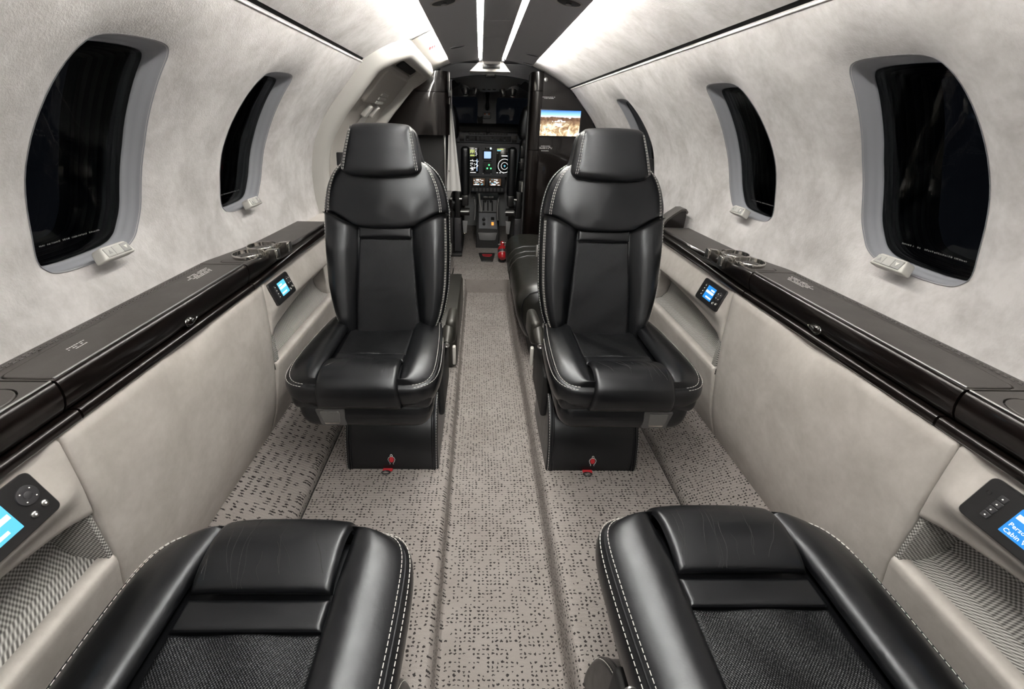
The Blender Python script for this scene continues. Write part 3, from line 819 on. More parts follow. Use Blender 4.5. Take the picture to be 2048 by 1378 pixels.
# ================================================================== PASSENGER SEATS
HW = curve1([(-.02, .140), (.03, .158), (.10, .182), (.2, .197), (.3, .200), (.42, .198), (.48, .189), (.53, .170), (.56, .146), (.585, .108), (.60, .07)])
UIN = curve1([(-.02, .109), (.08, .104), (.2, .095), (.34, .086), (.4, .085)])
WB = curve1([(0, .366), (.05, .367), (.09, .372), (.13, .390), (.18, .414), (.21, .42)])
BZ = curve1([(0, .388), (.12, .397), (.35, .407), (.62, .413), (.82, .409), (1, .395)])
def section(pts):
    x = curve1([(i / (len(pts) - 1), p[0]) for i, p in enumerate(pts)]); z = curve1([(i / (len(pts) - 1), p[1]) for i, p in enumerate(pts)])
    return lambda s: (x(s), z(s))
def make_seat(A, name):
    """A: +1/-1, side of the aisle in the seat's own frame (sitter looks along +Y)"""
    R = thing(name, 'seat', 'seat')
    # ---------------- cushion
    cu = mk('seat_cushion', bx(-.200, .200, -.17, .256, .285, .372, .03, 4, 3), 'black_leather', R, label='padded black leather seat cushion')
    for sg in (1, -1):
        OL = catmull([(.196, -.17), (.208, -.08), (.2145, .02), (.2175, .11), (.2165, .18), (.208, .222), (.190, .248), (.165, .260), (.138, .264), (.109, .265)], False, 4)
        OL = np.array(OL); Ls = np.concatenate([[0], np.cumsum(np.hypot(*np.diff(OL, axis=0).T))]); Ls /= Ls[-1]
        def bol(s, t, sg=sg):
            ou = float(np.interp(t, Ls, OL[:, 0])); ov = float(np.interp(t, Ls, OL[:, 1]))
            i = int(np.clip(np.searchsorted(Ls, t), 2, len(OL) - 3)); d = OL[i + 2] - OL[i - 2]; d /= np.hypot(*d); nx, ny = d[1], -d[0]
            if s < .42:
                a = s / .42; e = -.012 * (1 - a) ** 2 * (1 if a < .5 else 1) + .007 * math.sin(PI * a) - .006 * max(0, (a - .75) / .25) ** 2
                return (sg * (ou + nx * e), ov + ny * e, .305 + (.083 - .008 * max(0, (ov - .17) / .09) ** 2) * a)
            b2 = (s - .42) / .58
            iu, iv = .106, min(ov, .255)
            ou2, ov2 = ou - nx * .006, ov - ny * .006
            u = lerp(ou2, iu, b2); v = lerp(ov2, iv, b2)
            dr = max(0, (v - .13) / .13) ** 2 * .016
            z = BZ(b2) - dr
            return (sg * u, v, z)
        sign = 1 if sg > 0 else -1
        mk('side_bolster', panel(bol, 34, 48, .009, .014, (0, 1, 0, 0), 0, -sign), 'black_leather', cu, sharp=None)
        row = []
        for s0 in (.385, .462):
            row.append(stitch([tuple(Vector(bol(s0, t)) + Vector((sg * .0012, .0012 if t > .7 else 0, .0010))) for t in np.linspace(.02, .925, 90)]))
        mk('stitching', join(*row), 'thread', cu, kind='stuff', label='double row of white stitching along the cushion edge')
        mk('edge_seam', tube([tuple(Vector(bol(.425, t)) + Vector((sg * .0002, 0, .0000))) for t in np.linspace(.0, .99, 60)], .0016, 6), 'black_leather', cu)
    kr = section([(.137, .390), (.152, .401), (.180, .411), (.212, .415), (.240, .411), (.262, .398), (.277, .376), (.282, .350), (.277, .322), (.265, .303)])
    def knee(s, t):
        v, z = kr(t); u = lerp(-.107, .107, s) * (1 + .12 * t * t); k = 1 - (abs(lerp(-1, 1, s))) ** 4
        return (u, v + .004 * k * (t > .5), z + .003 * k)
    rn = random.Random(5)
    mk('knee_roll', panel(knee, 44, 46, .010, .012, (1, 1, 1, 0), .002, 1), 'black_leather', cu, sharp=None, label='rounded front roll of the seat cushion')
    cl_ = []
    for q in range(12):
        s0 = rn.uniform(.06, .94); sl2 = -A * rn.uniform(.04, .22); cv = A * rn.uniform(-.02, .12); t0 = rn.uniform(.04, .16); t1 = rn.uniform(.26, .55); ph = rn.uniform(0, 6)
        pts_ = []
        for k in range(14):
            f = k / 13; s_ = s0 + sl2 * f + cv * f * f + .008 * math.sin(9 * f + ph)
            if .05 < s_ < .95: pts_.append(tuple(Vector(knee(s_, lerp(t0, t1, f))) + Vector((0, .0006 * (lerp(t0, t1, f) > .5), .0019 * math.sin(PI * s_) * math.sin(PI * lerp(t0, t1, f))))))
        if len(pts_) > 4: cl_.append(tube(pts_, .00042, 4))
    mk('crease_glints', join(*cl_), 'crease_glint', cu, kind='stuff', label='fine creases in the leather, their glint painted in as a paler tone')
    mk('cushion_band', panel(lambda s, t: (lerp(-.106, .106, s), lerp(.090, .135, t), .387), 34, 22, .0055, .008, (1, 1, 1, 1), .002, 1), 'black_leather', cu, sharp=None)
    mk('seat_insert', panel(lambda s, t: (lerp(-.106, .106, s), lerp(-.165, .088, t), .383 - .006 * math.sin(PI * s) * math.sin(PI * t)), 40, 44, .005, .008, (1, 1, 0, 1), 0, 1,
                            lambda s, t: .0028 * math.sin(9 * s + 3 * t) * math.sin(7 * t + 2 * s)), 'perforated_leather', cu, sharp=None, label='textured black leather centre of the seat')
    cu.location = (-A * .021, 0, 0)
    # ---------------- lower apron with floor lamp
    apn = fmap(rbox(.192, .205, .052, .045, 6, 4), lambda x, y, z: (x * (1 + .05 * z / .052) - A * .014, y + .054, z + .272))
    ap_ = mk('apron', apn, 'black_leather', R, label='smooth black skirt below the cushion')
    lx = -A * .108
    fl = lambda a, b2, h: (lx + a, .2555 + h + (b2) * .10, .268 + b2)
    lamp = mk('floor_lamp', prism(rpoly([(-.041, .031), (.041, .031), (.032 if A < 0 else .041, -.030), (-.041 if A < 0 else -.032, -.030)], .006), fl, -.006, .004, .002), 'lamp_plate', ap_, label='grey lamp plate under the front of the cushion')
    mk('lamp_lens', prism(rpoly([(-.027, .024), (.027, .024), (.024, -.016), (-.024, -.016)], .005), fl, .002, .0062, .0015), 'lamp_lens', lamp) if False else None
    o2 = mk('lamp_lens', prism(rpoly([(-.028, .024), (.028, .024), (.024, -.018), (-.024, -.018)], .005), fl, .002, .0064, .0015), 'lamp_lens', R)
    o2.parent = ap_
    o3 = mk('lamp_slot', prism(rpoly([(-.022, -.0165), (.022, -.0165), (.020, -.0235), (-.020, -.0235)], .003), fl, .002, .0052, .0008), 'chrome', ap_)
    # ---------------- pedestal
    pc = A * .030
    pp = section([(.030, .235), (.085, .207), (.128, .163), (.156, .112), (.171, .060), (.178, .020), (.177, 0)])
    secs = []
    for t in np.linspace(0, 1, 18):
        v, z = pp(t); hw_ = .128 + .018 * t ** 1.5; sl_ = .148 + .004 * t
        secs.append([(pc + u, y, z) for u, y in rpoly([(-sl_, -.16), (sl_, -.16), (sl_, v), (-sl_, v)], .008, 3)])
    pd = mk('pedestal', loft(secs), 'black_leather', R, label='black leather box under the seat with flared front')
    for e in (-1, 1):
        mk('piping', tube([(pc + e * .138, pp(t)[0] + .001, pp(t)[1]) for t in np.linspace(0, 1, 16)], .0032, 8), 'black_leather', pd)
        mk('piping', tube([(pc + e * .131, pp(t)[0] + .0005, pp(t)[1]) for t in np.linspace(0, 1, 16)], .0026, 8), 'black_leather', pd)
        mk('stitching', stitch([(pc + e * .1455, pp(t)[0] + .001, pp(t)[1]) for t in np.linspace(0, .99, 24)]), 'thread', pd, kind='stuff')
    up = Vector((0, -.012, .09)).normalized(); nr = Vector((0, .99, .13)).normalized(); bo = Vector((pc, .1768, .030))
    ef = lambda a, b2, h: tuple(bo + Vector((a, 0, 0)) + up * b2 + nr * h)
    el = lambda cx_, cy_, ra, rb, n=16: [(cx_ + ra * math.cos(t), cy_ + rb * math.sin(t)) for t in np.linspace(0, 2 * PI, n + 1)[:-1]]
    mk('life_vest_mark', prism(el(0, .010, .0075, .0100), ef, -.001, .0022), 'red_fabric', pd, smooth=False, label='red and white life vest emblem')
    mk('emblem_head', tube([ef(.0034 * math.cos(t), .0255 + .0042 * math.sin(t), .002) for t in np.linspace(0, 2 * PI, 14)[:-1]], .0008, 5, True), 'white_print', pd)
    for e in (-1, 1):
        mk('emblem_line', tube([ef(e * a, b2, .002) for a, b2 in ((.0035, .0215), (.009, .018), (.0115, .011), (.009, .003), (.0045, -.004), (.006, -.0075))], .0008, 5), 'white_print', pd)
    tb = R
    mk('pull_tab', bx(pc - .002, pc + .030, .168, .190, .001, .0035, .001), 'red_fabric', R, label='red pull tab at the foot of the seat box')
    ring = [(pc + .017 + .0135 * math.cos(t), .199 + .010 * math.sin(t), .006 + .003 * math.sin(t)) for t in np.linspace(0, 2 * PI, 22)[:-1]]
    mk('pull_ring', tube(ring, .0022, 6, True), 'black_plastic', R, label='black pull ring on the carpet')
    # seat frame below
    mk('seat_frame', bx(-.13, .13, -.20, .08, .10, .235, .02), 'matte_black', R)
    # ---------------- armrest hinge on the aisle side
    ar = mk('armrest', fmap(rbox(.021, .085, .045, .018, 3, 3), lambda x, y, z: (x * .85 + A * .2125, y - .158, z + .372 + y * .10)), 'olive_plastic', R, label='folded grey armrest beside the cushion')
    mk('armrest_knuckle', tube([(A * .205, -.085, .392), (A * .205, -.045, .380), (A * .2035, -.018, .366)], [.019, .018, .0125], 16), 'olive_plastic', ar)
    mk('armrest_button', lathe([(.0095, 0), (.0095, .004), (.0065, .0055), (.0045, .003), (0, .003)], (A * .2040, -.0145, .3655), (0, .93, -.15), 16), 'brushed', ar)
    mk('recline_lever', bx(A * .226 - .006, A * .226 + .006, -.055, -.035, .275, .345, .005), 'light_plastic', ar, label='pale recline lever')
    mk('side_shield', bx(A * .185 - .011, A * .185 + .011, -.20, .06, .13, .29, .01), 'matte_black', R)
    # ---------------- backrest (own frame: x across, y out of the back, z up the back)
    TH = math.radians(15)
    secs = []
    for w in np.linspace(-.03, .592, 34):
        h = HW(w) + .006; k = 1 if w < .5 else max(.35, 1 - ((w - .5) / .11) ** 2)
        d0, d1 = -.012, -.085 * k
        m = (d0 + d1) / 2; b2 = (d0 - d1) / 2
        secs.append([(h * math.copysign(abs(math.cos(t)) ** .45, math.cos(t)), m + b2 * math.copysign(abs(math.sin(t)) ** .55, math.sin(t)), w) for t in np.linspace(0, 2 * PI, 36)[:-1]])
    bk = mk('backrest', loft(secs), 'black_leather', R, label='reclining black leather backrest')
    bk.location = (0, -.09, .35); bk.rotation_euler = (TH, 0, 0)
    rim = [(HW(w) + .0075, -.030, w) for w in np.linspace(-.02, .585, 60)]
    for sg in (1, -1):
        mk('rim_piping', tube([(sg * x, y, z) for x, y, z in rim], .0035, 6), 'black_leather', bk)
        mk('stitching', stitch([(sg * (x + .001), y + .008, z) for x, y, z in rim]), 'thread', bk, kind='stuff', label='white stitching around the backrest edge')
        hc = curve1([(0, .002), (.12, .016), (.35, .038), (.58, .043), (.76, .034), (.88, .014), (.94, -.004), (1.0, -.030)])
        uc = curve1([(0, 0), (.12, .12), (.35, .38), (.58, .66), (.76, .87), (.88, .975), (.94, 1.0), (1.0, 1.0)])
        def bb(s, t, sg=sg):
            wt = lerp(-.015, 1, 0); f = uc(s)
            ui0, ho0 = UIN(.38), HW(.40); top = WB(lerp(ui0, ho0, f))
            w = lerp(-.015, top - .0005, t)
            u = lerp(UIN(w), HW(w), f)
            amp = min(1, .45 + w / .12) * (1 - .25 * max(0, (w - .30) / .11))
            return (sg * u, hc(s) * amp if hc(s) > 0 else hc(s), w)
        mk('side_bolster', panel(bb, 36, 44, .008, .011, (1, 0, 0, 1), 0, sg), 'black_leather', bk, sharp=None)
        row = [stitch([tuple(Vector(bb(s0, t)) + Vector((sg * .0008, .0012, 0))) for t in np.linspace(.03, .985, 70)]) for s0 in (.845, .885)]
        mk('stitching', join(*row), 'thread', bk, kind='stuff')
    mk('back_insert', panel(lambda s, t: ((lambda w: (lerp(-1, 1, s) * UIN(w), .011 + .012 * math.sin(PI * min(1, max(0, w / .36))) - .004 * math.sin(PI * s), w))(lerp(-.015, .336, t))), 36, 54, .0055, .008, (1, 1, 0, 1), 0, -1,
                            lambda s, t: .0022 * math.sin(7 * s + 5 * t + 1) * math.sin(9 * t + 1)), 'perforated_leather', bk, sharp=None, label='textured black leather centre of the backrest')
    mk('back_band', panel(lambda s, t: ((lambda w: (lerp(-1, 1, s) * UIN(w), .0195 , w))(lerp(.338, .3735, t))), 32, 20, .0055, .008, (1, 1, 1, 1), .002, -1), 'black_leather', bk, sharp=None)
    def sh(s, t):
        q = lerp(-1.14, 1.14, s); a = min(1, abs(q)); w0 = WB(a * .2)
        tt = min(t / .86, 1); w = lerp(w0, .592, tt); h = .019 + .020 * (1 - a ** 2.2) + .012 * math.sin(PI * tt) * (1 - a * .6)
        u = math.copysign(a * HW(w), q)
        e = max(0, (abs(q) - .80) / .34); h -= .055 * e ** 2
        if t > .86: e2 = (t - .86) / .14; h -= .06 * e2 ** 1.6; w += .004 * e2
        return (u, h, w)
    mk('shoulder_panel', panel(sh, 54, 42, .010, .015, (0, 0, 1, 0), 0, -1,
                               lambda s, t: .0016 * math.sin(26 * s) * math.exp(-((t - .16) / .12) ** 2)), 'black_leather', bk, sharp=None, label='broad upper panel of the backrest with a curved lower edge')
    row = []
    for a in (.90, .925):
        row.append(stitch([tuple(Vector(sh(.5 + sg * a / 2.28, t)) + Vector((0, .0012, .0004))) for sg in (1,) for t in np.linspace(.03, .84, 60)]))
        row.append(stitch([tuple(Vector(sh(.5 - a / 2.28, t)) + Vector((0, .0012, .0004))) for t in np.linspace(.03, .84, 60)]))
    mk('stitching', join(*row), 'thread', bk, kind='stuff')
    # buckle block on the outboard shoulder
    mk('belt_guide', bx(-A * .145 - .016, -A * .145 + .016, -.075, -.03, .565, .607, .004), 'black_plastic', bk, label='small black seat belt guide on the shoulder')
    mk('side_button', bx(A * .209 - .003, A * .209 + .004, -.062, -.044, .285, .325, .003), 'brushed', bk)
    # ---------------- headrest
    def hd(x, y, z):
        k = z / .072; tw = 1 - .135 * k + (.07 * max(0, -k) + .03 if y < 0 else 0)
        q = 1 - min(1, abs(x) / .113) ** 2
        z2 = z - (.014 * q if k < 0 else -.003 * q) * min(1, abs(k))
        y2 = y * (1 - .16 * max(0, k)) + .012 * q * (1 if y > 0 else 0) - .012 * k
        return (x * tw, y2, z2)
    hb = mk('headrest', fmap(rbox(.114, .058, .072, .026, 12, 5), hd), 'black_leather', R, sharp=None, label='padded black leather headrest')
    hb.location = Vector((0, -.09, .35)) + Matrix.Rotation(TH, 3, 'X') @ Vector((0, .006, .606)); hb.rotation_euler = (TH - .05, 0, 0)
    c = .026 * .72
    for sg in (1, -1):
        row = [stitch([tuple(Vector(hd(sg * (.114 - .026 + .026 * math.sin(g)), .058 - .026 + .026 * math.cos(g), z)) + Vector((sg * .0006, .0010, 0))) for z in np.linspace(-.062, .060, 30)]) for g in (.42, .62)]
        mk('stitching', join(*row), 'thread', hb, kind='stuff', label='double white stitching on the headrest edge')
        mk('headrest_seam', tube([tuple(Vector(hd(sg * (.114 - .026 + .026 * math.sin(.52)), .058 - .026 + .026 * math.cos(.52), z)) + Vector((sg * .0000, .0000, 0))) for z in np.linspace(-.064, .062, 24)], .0012, 5), 'black_leather', hb)
        mk('headrest_post', tube([(sg * .05, -.02, -.05), (sg * .05, -.03, -.11)], .007, 8), 'brushed', hb)
    return R
def place_seat(o, x, y, rz, label, recline=None, yaw=0):
    o.location = (x, y, .1); o.rotation_euler = (0, 0, rz + yaw); o['label'] = label; o['group'] = 'black leather passenger seats'
    if recline is not None:
        for ch in o.children:
            if ch.name.startswith('backrest'): ch.rotation_euler = (math.radians(recline), 0, 0)
            if ch.name.startswith('headrest'):
                ch.location = Vector((0, -.09, .35)) + Matrix.Rotation(math.radians(recline), 3, 'X') @ Vector((0, .006, .606)); ch.rotation_euler = (math.radians(recline) - .05, 0, 0)
seatN = make_seat(-1, 'passenger_seat')
seatP = make_seat(1, 'passenger_seat')
bpy.context.view_layer.update()
n1 = copy_tree(seatN); n2 = copy_tree(seatP)
place_seat(seatN, -.368, 1.270, PI, 'black leather seat facing aft, next to the white door frame')
place_seat(seatP, .350, 1.268, PI, 'black leather seat facing aft, in front of the screen bulkhead')
place_seat(n1, .347, .308, 0, 'forward facing black seat below the right control unit, seen from above', 31)
place_seat(n2, -.362, .273, 0, 'forward facing black seat below the left control unit, seen from above', 31)

# ================================================================== ENTRY, GALLEY, COCKPIT
def wallpt(a, off=0):
    """point on the left inner wall: a = 0..1 runs from ledge height up over to the ceiling panel; off = into the cabin"""
    tab = wallpt.tab; n = len(tab) - 1; q = min(max(a, 0), 1) * n; i = min(int(q), n - 1); t = q - i
    p = tab[i] * (1 - t) + tab[i + 1] * t; d = tab[min(i + 2, n)] - tab[max(i - 1, 0)]; d /= np.hypot(*d)
    nrm = np.array([-d[1], d[0]])           # towards the axis
    return p[0] + nrm[0] * off, p[1] + nrm[1] * off
P = [(-.765, z) for z in np.linspace(.30, .74, 12)[:-1]] + [(-WX(z), z) for z in np.linspace(.74, 1.31, 40)] + [(-x, HZ(x)) for x in np.linspace(.50, .24, 22)]
P = np.array(P); Lc = np.concatenate([[0], np.cumsum(np.hypot(*np.diff(P, axis=0).T))]); tot = Lc[-1]
wallpt.tab = [np.array([np.interp(q, Lc, P[:, 0]), np.interp(q, Lc, P[:, 1])]) for q in np.linspace(0, tot, 140)]
# note: along this path the cabin lies to the right of travel, so the inward normal is (dz, -dx)
def wp(y, sgm, off=0):
    a = sgm / tot; n = 139; q = min(max(a, 0), 1) * n; i = min(int(q), n - 1); t = q - i
    p = wallpt.tab[i] * (1 - t) + wallpt.tab[i + 1] * t; d = wallpt.tab[min(i + 3, n)] - wallpt.tab[max(i - 2, 0)]; d = d / np.hypot(*d)
    return (p[0] + d[1] * off, y, p[1] - d[0] * off)
D0 = struct('door_1', loft([[wp(y, g, .004) for g in np.linspace(.02, tot - .02, 60)] for y in np.linspace(2.12, 3.12, 20)], False, False), 'door_plastic', sharp=None, label='closed cabin door with pale moulded lining on the left')
def ring_(y0, y1, g0, g1, r, n=10):
    return rrect(y0, y1, g0, g1, r, n)
gb, gt = .30, tot - .115
outer = ring_(1.985, 3.08, gb - .12, gt, .17, 12); 
def sub(a, b2, n=8):
    return a
def dens(P, k=4):
    Q = []
    for i in range(len(P)):
        a, b2 = np.array(P[i]), np.array(P[(i + 1) % len(P)]); m = max(1, int(np.hypot(*(b2 - a)) / .03))
        for j in range(m): Q.append(tuple(a + (b2 - a) * j / m))
    return Q
outer = dens(outer)
inn = lambda d: inset(outer, d)
secs = []
for d, off in ((0, -.005), (0.0, .020), (.004, .042), (.012, .052), (.035, .057), (.055, .055), (.066, .046), (.072, .020), (.082, .004), (.10, .002)):
    secs.append([wp(y, g, off) for y, g in (inn(d) if d else outer)])
fr = loft(secs, True, False)
mk('door_frame', fr, 'light_plastic', D0, sharp=50, label='white arched moulding around the cabin door')
# lining panel with a latch cover
def slab(y0, y1, g0, g1, r, h0, h1, nm, mat, label=None, bev=.01):
    P = dens(rrect(y0, y1, g0, g1, r, 6)); 
    secs = [[wp(y, g, h0) for y, g in P], [wp(y, g, h1 - bev) for y, g in P], [wp(y, g, h1 - bev * .3) for y, g in inset(P, bev * .3)], [wp(y, g, h1) for y, g in inset(P, bev)]]
    V, F = loft(secs, True, False)
    I = inset(P, bev); C = np.array(I).mean(0)
    pts = [(y, g) for y in np.arange(y0 + .03, y1 - .02, .03) for g in np.arange(g0 + .02, g1 - .01, .02) if inpoly((y, g), inset(P, bev + .008))]
    v2, f2 = sheet(I, [], pts, lambda y, g: wp(y, g, h1))
    return mk(nm, join((V, F), (v2, f2)), mat, D0, sharp=40, label=label)
slab(2.17, 2.90, gb - .02, gt - .135, .05, .0, .022, 'door_lining', 'door_plastic', 'pale raised lining of the door')
slab(2.22, 2.84, gt - .34, gt - .145, .04, .01, .040, 'latch_cover', 'door_plastic', 'bulged cover over the door latch', .016)
slab(2.42, 2.86, gt - .130, gt - .090, .010, .0, .012, 'handle_slot', 'matte_black', 'dark slot above the latch cover', .003)
hs = gt - .30
for k in range(3): slab(2.44, 2.60, hs - .03 + k * .022, hs - .014 + k * .022, .004, .03, .046, 'grip_rib', 'light_plastic', None, .003)
for yy in (2.42, 2.58): slab(yy, yy + .05, hs - .12, hs - .05, .012, .0, .046, 'latch_bump', 'light_plastic', None, .006)
slab(2.46, 2.60, hs - .30, hs - .13, .008, .0, .0245, 'door_placard', 'light_plastic', None, .002)
for k in range(2): slab(2.48, 2.545, hs - .25 + k * .018, hs - .242 + k * .018, .001, .024, .0252, 'placard_mark', 'grey_plastic', None, .0004)

# ---- galley on the left: curved upper locker and lower unit
gal = thing('galley_cabinet', 'glossy near-black galley cabinet with curved upper locker beside the cockpit entry', 'cabinet', (-.5, 3.3, .1))
go = Vector((-.5, 3.3, .1))
def loc(vf, o): return [(p[0] - o[0], p[1] - o[1], p[2] - o[2]) for p in vf[0]], vf[1]
def gplan(x):
    return 3.165 + .02 * ((x + .5) / .25) ** 2
plan = [(x, gplan(x)) for x in np.linspace(-.735, -.325, 16)] + [(-.296, 3.197), (-.279, 3.215), (-.270, 3.235), (-.267, 3.26), (-.267, 3.33), (-.735, 3.33)]
def up_top(x, y): return min(1.405, HZ(min(abs(x), .50)) - .012 if abs(x) < .5 else 1.318)
def cabz(z0, z1, e=0):
    def col(f):
        out = []
        for x, y in plan:
            xx = x
            zz = lerp(z0, z1, f)
            cap = min(zz, HZ(min(abs(xx), .5)) - .014) if abs(xx) < .5 else min(zz, 1.31)
            if abs(xx) > .5:
                w = WX(min(max(cap, .75), 1.33)) - .008
                xx = -min(abs(xx), w)
            out.append((xx, y - e, cap))
        return out
    return loft([col(f) for f in np.linspace(0, 1, 16)])
mk('locker_door', loc(cabz(1.052, 1.285), go), 'lacquer', gal, sharp=45, label='curved glossy door of the upper locker')
mk('locker_fascia', loc(cabz(1.288, 1.402, .004), go), 'lacquer', gal, sharp=45)
mk('locker_lip', loc(loft([[(x, y - .010, z) for x, y in plan] for z in (1.040, 1.052)]), go), 'lacquer', gal, sharp=45)
tr = []
mk('locker_hinge', loc(bx(-.268, -.258, 3.235, 3.262, 1.22, 1.40, .003), go), 'brushed', gal)
mk('locker_hook', loc(bx(-.270, -.252, 3.20, 3.24, 1.26, 1.30, .004), go), 'dark_metal', gal)
mk('body', loc(bx(-.735, -.300, 3.26, 3.33, .1, 1.045, .006), go), 'matte_black', gal, label='dark recessed back of the galley')
mk('edge_strip', loc(bx(-.308, -.294, 3.243, 3.262, .70, 1.04, .004), go), 'brushed', gal)
lp_ = [(-.735, 2.70)] + [(x, 2.70) for x in np.linspace(-.72, -.36, 8)] + [(-.36 + .105 * math.sin(t), 2.805 - .105 * math.cos(t)) for t in np.linspace(.1, PI / 2, 8)] + [(-.255, 3.0), (-.255, 3.255), (-.735, 3.255)]
mk('lower_unit', loc(loft([[(x, y, z) for x, y in lp_] for z in (.10, .30, .5, .66)]), go), 'lacquer', gal, sharp=45, label='low rounded lacquer unit of the galley')
mk('lower_top', loc(loft([[(x * 1.0, y - .006, z) for x, y in lp_] for z in (.662, .67, .68)]), go), 'lacquer', gal, sharp=45)
mk('kick_strip', loc(loft([[(x + .004, y - .004, z) for x, y in lp_] for z in (.10, .118)]), go), 'olive_plastic', gal, sharp=45)
mk('latch', loc(bx(-.254, -.250, 2.86, 2.90, .52, .58, .003), go), 'chrome', gal)

# ---- low box on the floor behind the left front seat
fb = thing('step_box', 'low olive-black box on the carpet behind the left aft facing seat', 'box', (-.36, 2.15, .1))
mk('box_body', fmap(rbox(.205, .40, .10, .03, 3, 4), lambda x, y, z: (x, y, z + .10)), 'olive_plastic', fb)
mk('box_rim', fmap(rbox(.198, .393, .006, .005, 3, 2), lambda x, y, z: (x, y, z + .196)), 'olive_plastic', fb)

# ---- screen bulkhead on the right
bh = thing('screen_bulkhead', 'tall glossy dark closet wall holding a lit map screen', 'cabinet', (.53, 3.24, .1))
bo = Vector((.53, 3.24, .1))
pb = [(.338, .1), (.72, .1), (.758, .2), (.758, .75)] + [(WX(z) - .006, z) for z in np.linspace(.78, 1.31, 24)] + [(x, HZ(x) - .010) for x in np.linspace(.50, .338, 10)]
mk('closet_face', loc(loft([[(x, y, z) for x, z in pb] for y in (YF, YF + .004, 3.355)]), bo), 'lacquer', bh, sharp=30, label='flat glossy dark face with the screen')
col = [(.338, 3.218), (.318, 3.213), (.296, 3.214), (.278, 3.222), (.266, 3.240), (.262, 3.27), (.262, 3.355), (.338, 3.355)]
for z0, z1 in ((.1, .958), (.961, 1.305), (1.308, 1.412)):
    mk('edge_column', loc(loft([[(x, y, z) for x, y in col] for z in (z0, z1)]), bo), 'lacquer', bh, sharp=40)
mk('edge_bead', loc(tube([(.3395, 3.2165, z) for z in (.1, .5, 1.0, 1.40)], .003, 8), bo), 'brushed', bh) if False else None
mk('inner_rail', loc(bx(.250, .262, 3.26, 3.30, .12, 1.40, .004), bo), 'matte_black', bh)
# screen
scr = mk('screen_bezel', loc(bx(.328, .602, 3.2155, 3.2225, 1.040, 1.206, .003), bo), 'black_plastic', bh, label='thin black frame of the map screen')
so = Vector((.465, 3.2150, 1.049))
scv = [(-.1305, 0, 0), (.1305, 0, 0), (.1305, 0, .150), (-.1305, 0, .150)]
so_ = mk('map_display', (scv + [(x, .003, z) for x, y, z in scv], [(0, 1, 2, 3), (7, 6, 5, 4), (0, 4, 5, 1), (1, 5, 6, 2), (2, 6, 7, 3), (3, 7, 4, 0)]), 'map_screen', bh, smooth=False, label='lit screen showing a brown map under blue sky')
so_.location = so - bo
sf = lambda a, b2, h: (so.x - bo.x + a, so.y - bo.y - .0008 - h, so.z - bo.z + b2)
rnd = random.Random(8)
pl_ = [(-.035, .060), (-.020, .066), (-.012, .058), (.004, .062), (.010, .074), (-.045, .076)]
mk('place_name', glyph_rows(sf, -.052, .032, [(.083, 0, 1), (.090, .35, .95)], .0075, rnd, .0085), 'screen_text', bh, smooth=False, kind='stuff', label='white place name on the map')
mk('aircraft_mark', prism([(-.038, .054), (-.030, .060), (-.018, .060), (-.010, .054), (.010, .056), (.016, .053), (.018, .059), (.006, .064), (.014, .074), (-.036, .076), (-.022, .068), (-.036, .060)], sf, -.0006, .0004), 'screen_text', bh, smooth=False, label='white aircraft marker on the map')
mk('place_dot', prism(rrect(.055, .069, .104, .110, .002), sf, -.0006, .0004), 'screen_text', bh, smooth=False)
mk('place_dot', prism(rrect(-.094, -.080, .048, .052, .002), sf, -.0006, .0004), 'display_cyan', bh, smooth=False)
bf = lambda a, b2, h: (a - bo.x, YF - .0006 - h - bo.y, b2 - bo.z)
mk('placard_print', glyph_rows(bf, .338, .418, [(1.272, 0, 1), (1.2655, .1, .9)], .004, rnd, .004), 'white_print', bh, smooth=False, kind='stuff', label='two lines of tiny white print above the screen')
mk('placard_print', glyph_rows(bf, .336, .424, [(.984, .15, .85), (.9765, .0, 1), (.969, 0, 1), (.955, .2, .75)], .004, rnd, .004), 'white_print', bh, smooth=False, kind='stuff', label='lines of tiny white print below the screen')
mk('round_badge', loc(lathe([(.012, 0), (.012, .003), (.010, .004), (0, .004)], (.352, YF, 1.370), (0, -1, 0), 20), bo), 'brushed', bh, label='small round metal disc near the top')

# ---- side facing seat on the right behind the front seat
dv = thing('divan', 'dark olive leather side facing divan on the right by the screen bulkhead', 'divan', (.42, 2.32, .1))
do = Vector((.42, 2.32, .1))
ys = np.linspace(1.80, 2.86, 26)
def dsec(y):
    e = min(1, (y - 1.785) / .10); e = math.sqrt(max(0, 1 - (1 - e) ** 2)); k = .6 + .4 * e
    P = [(.70, .24), (.70, .47), (.55, .468), (.38, .470), (.27, .476), (.20, .474), (.150, .458), (.122, .425), (.112, .38), (.118, .32), (.138, .26), (.16, .22), (.20, .20)]
    return [(lerp(.45, x, k if x < .45 else 1), y, lerp(.33, z, .55 + .45 * e)) for x, z in P]
vf = loft([dsec(y) for y in ys])
mk('cushion', loc(flip(vf), do), 'olive_leather', dv, sharp=50, label='thick rounded leather seat cushion')
for yy in (2.34, 2.43, 2.54):
    mk('cushion_seam', loc(tube([(x, yy, z + .001) for x, y, z in dsec(yy)[1:12]], .0035, 6), do), 'olive_leather', dv)
mk('end_piping', loc(tube([(x, y - .004, z) for x, y, z in dsec(1.83)[1:12]], .003, 6), do), 'black_leather', dv)
mk('base', loc(bx(.19, .70, 1.84, 2.86, .1, .24, .02), do), 'matte_black', dv)
mk('back_cushion', loc(fmap(rbox(.055, .50, .20, .05, 5, 4), lambda x, y, z: (x + .645 + .10 * (z / .2) * 0, y + 2.34, z + .69)), do), 'olive_leather', dv, label='padded leather backrest against the wall')
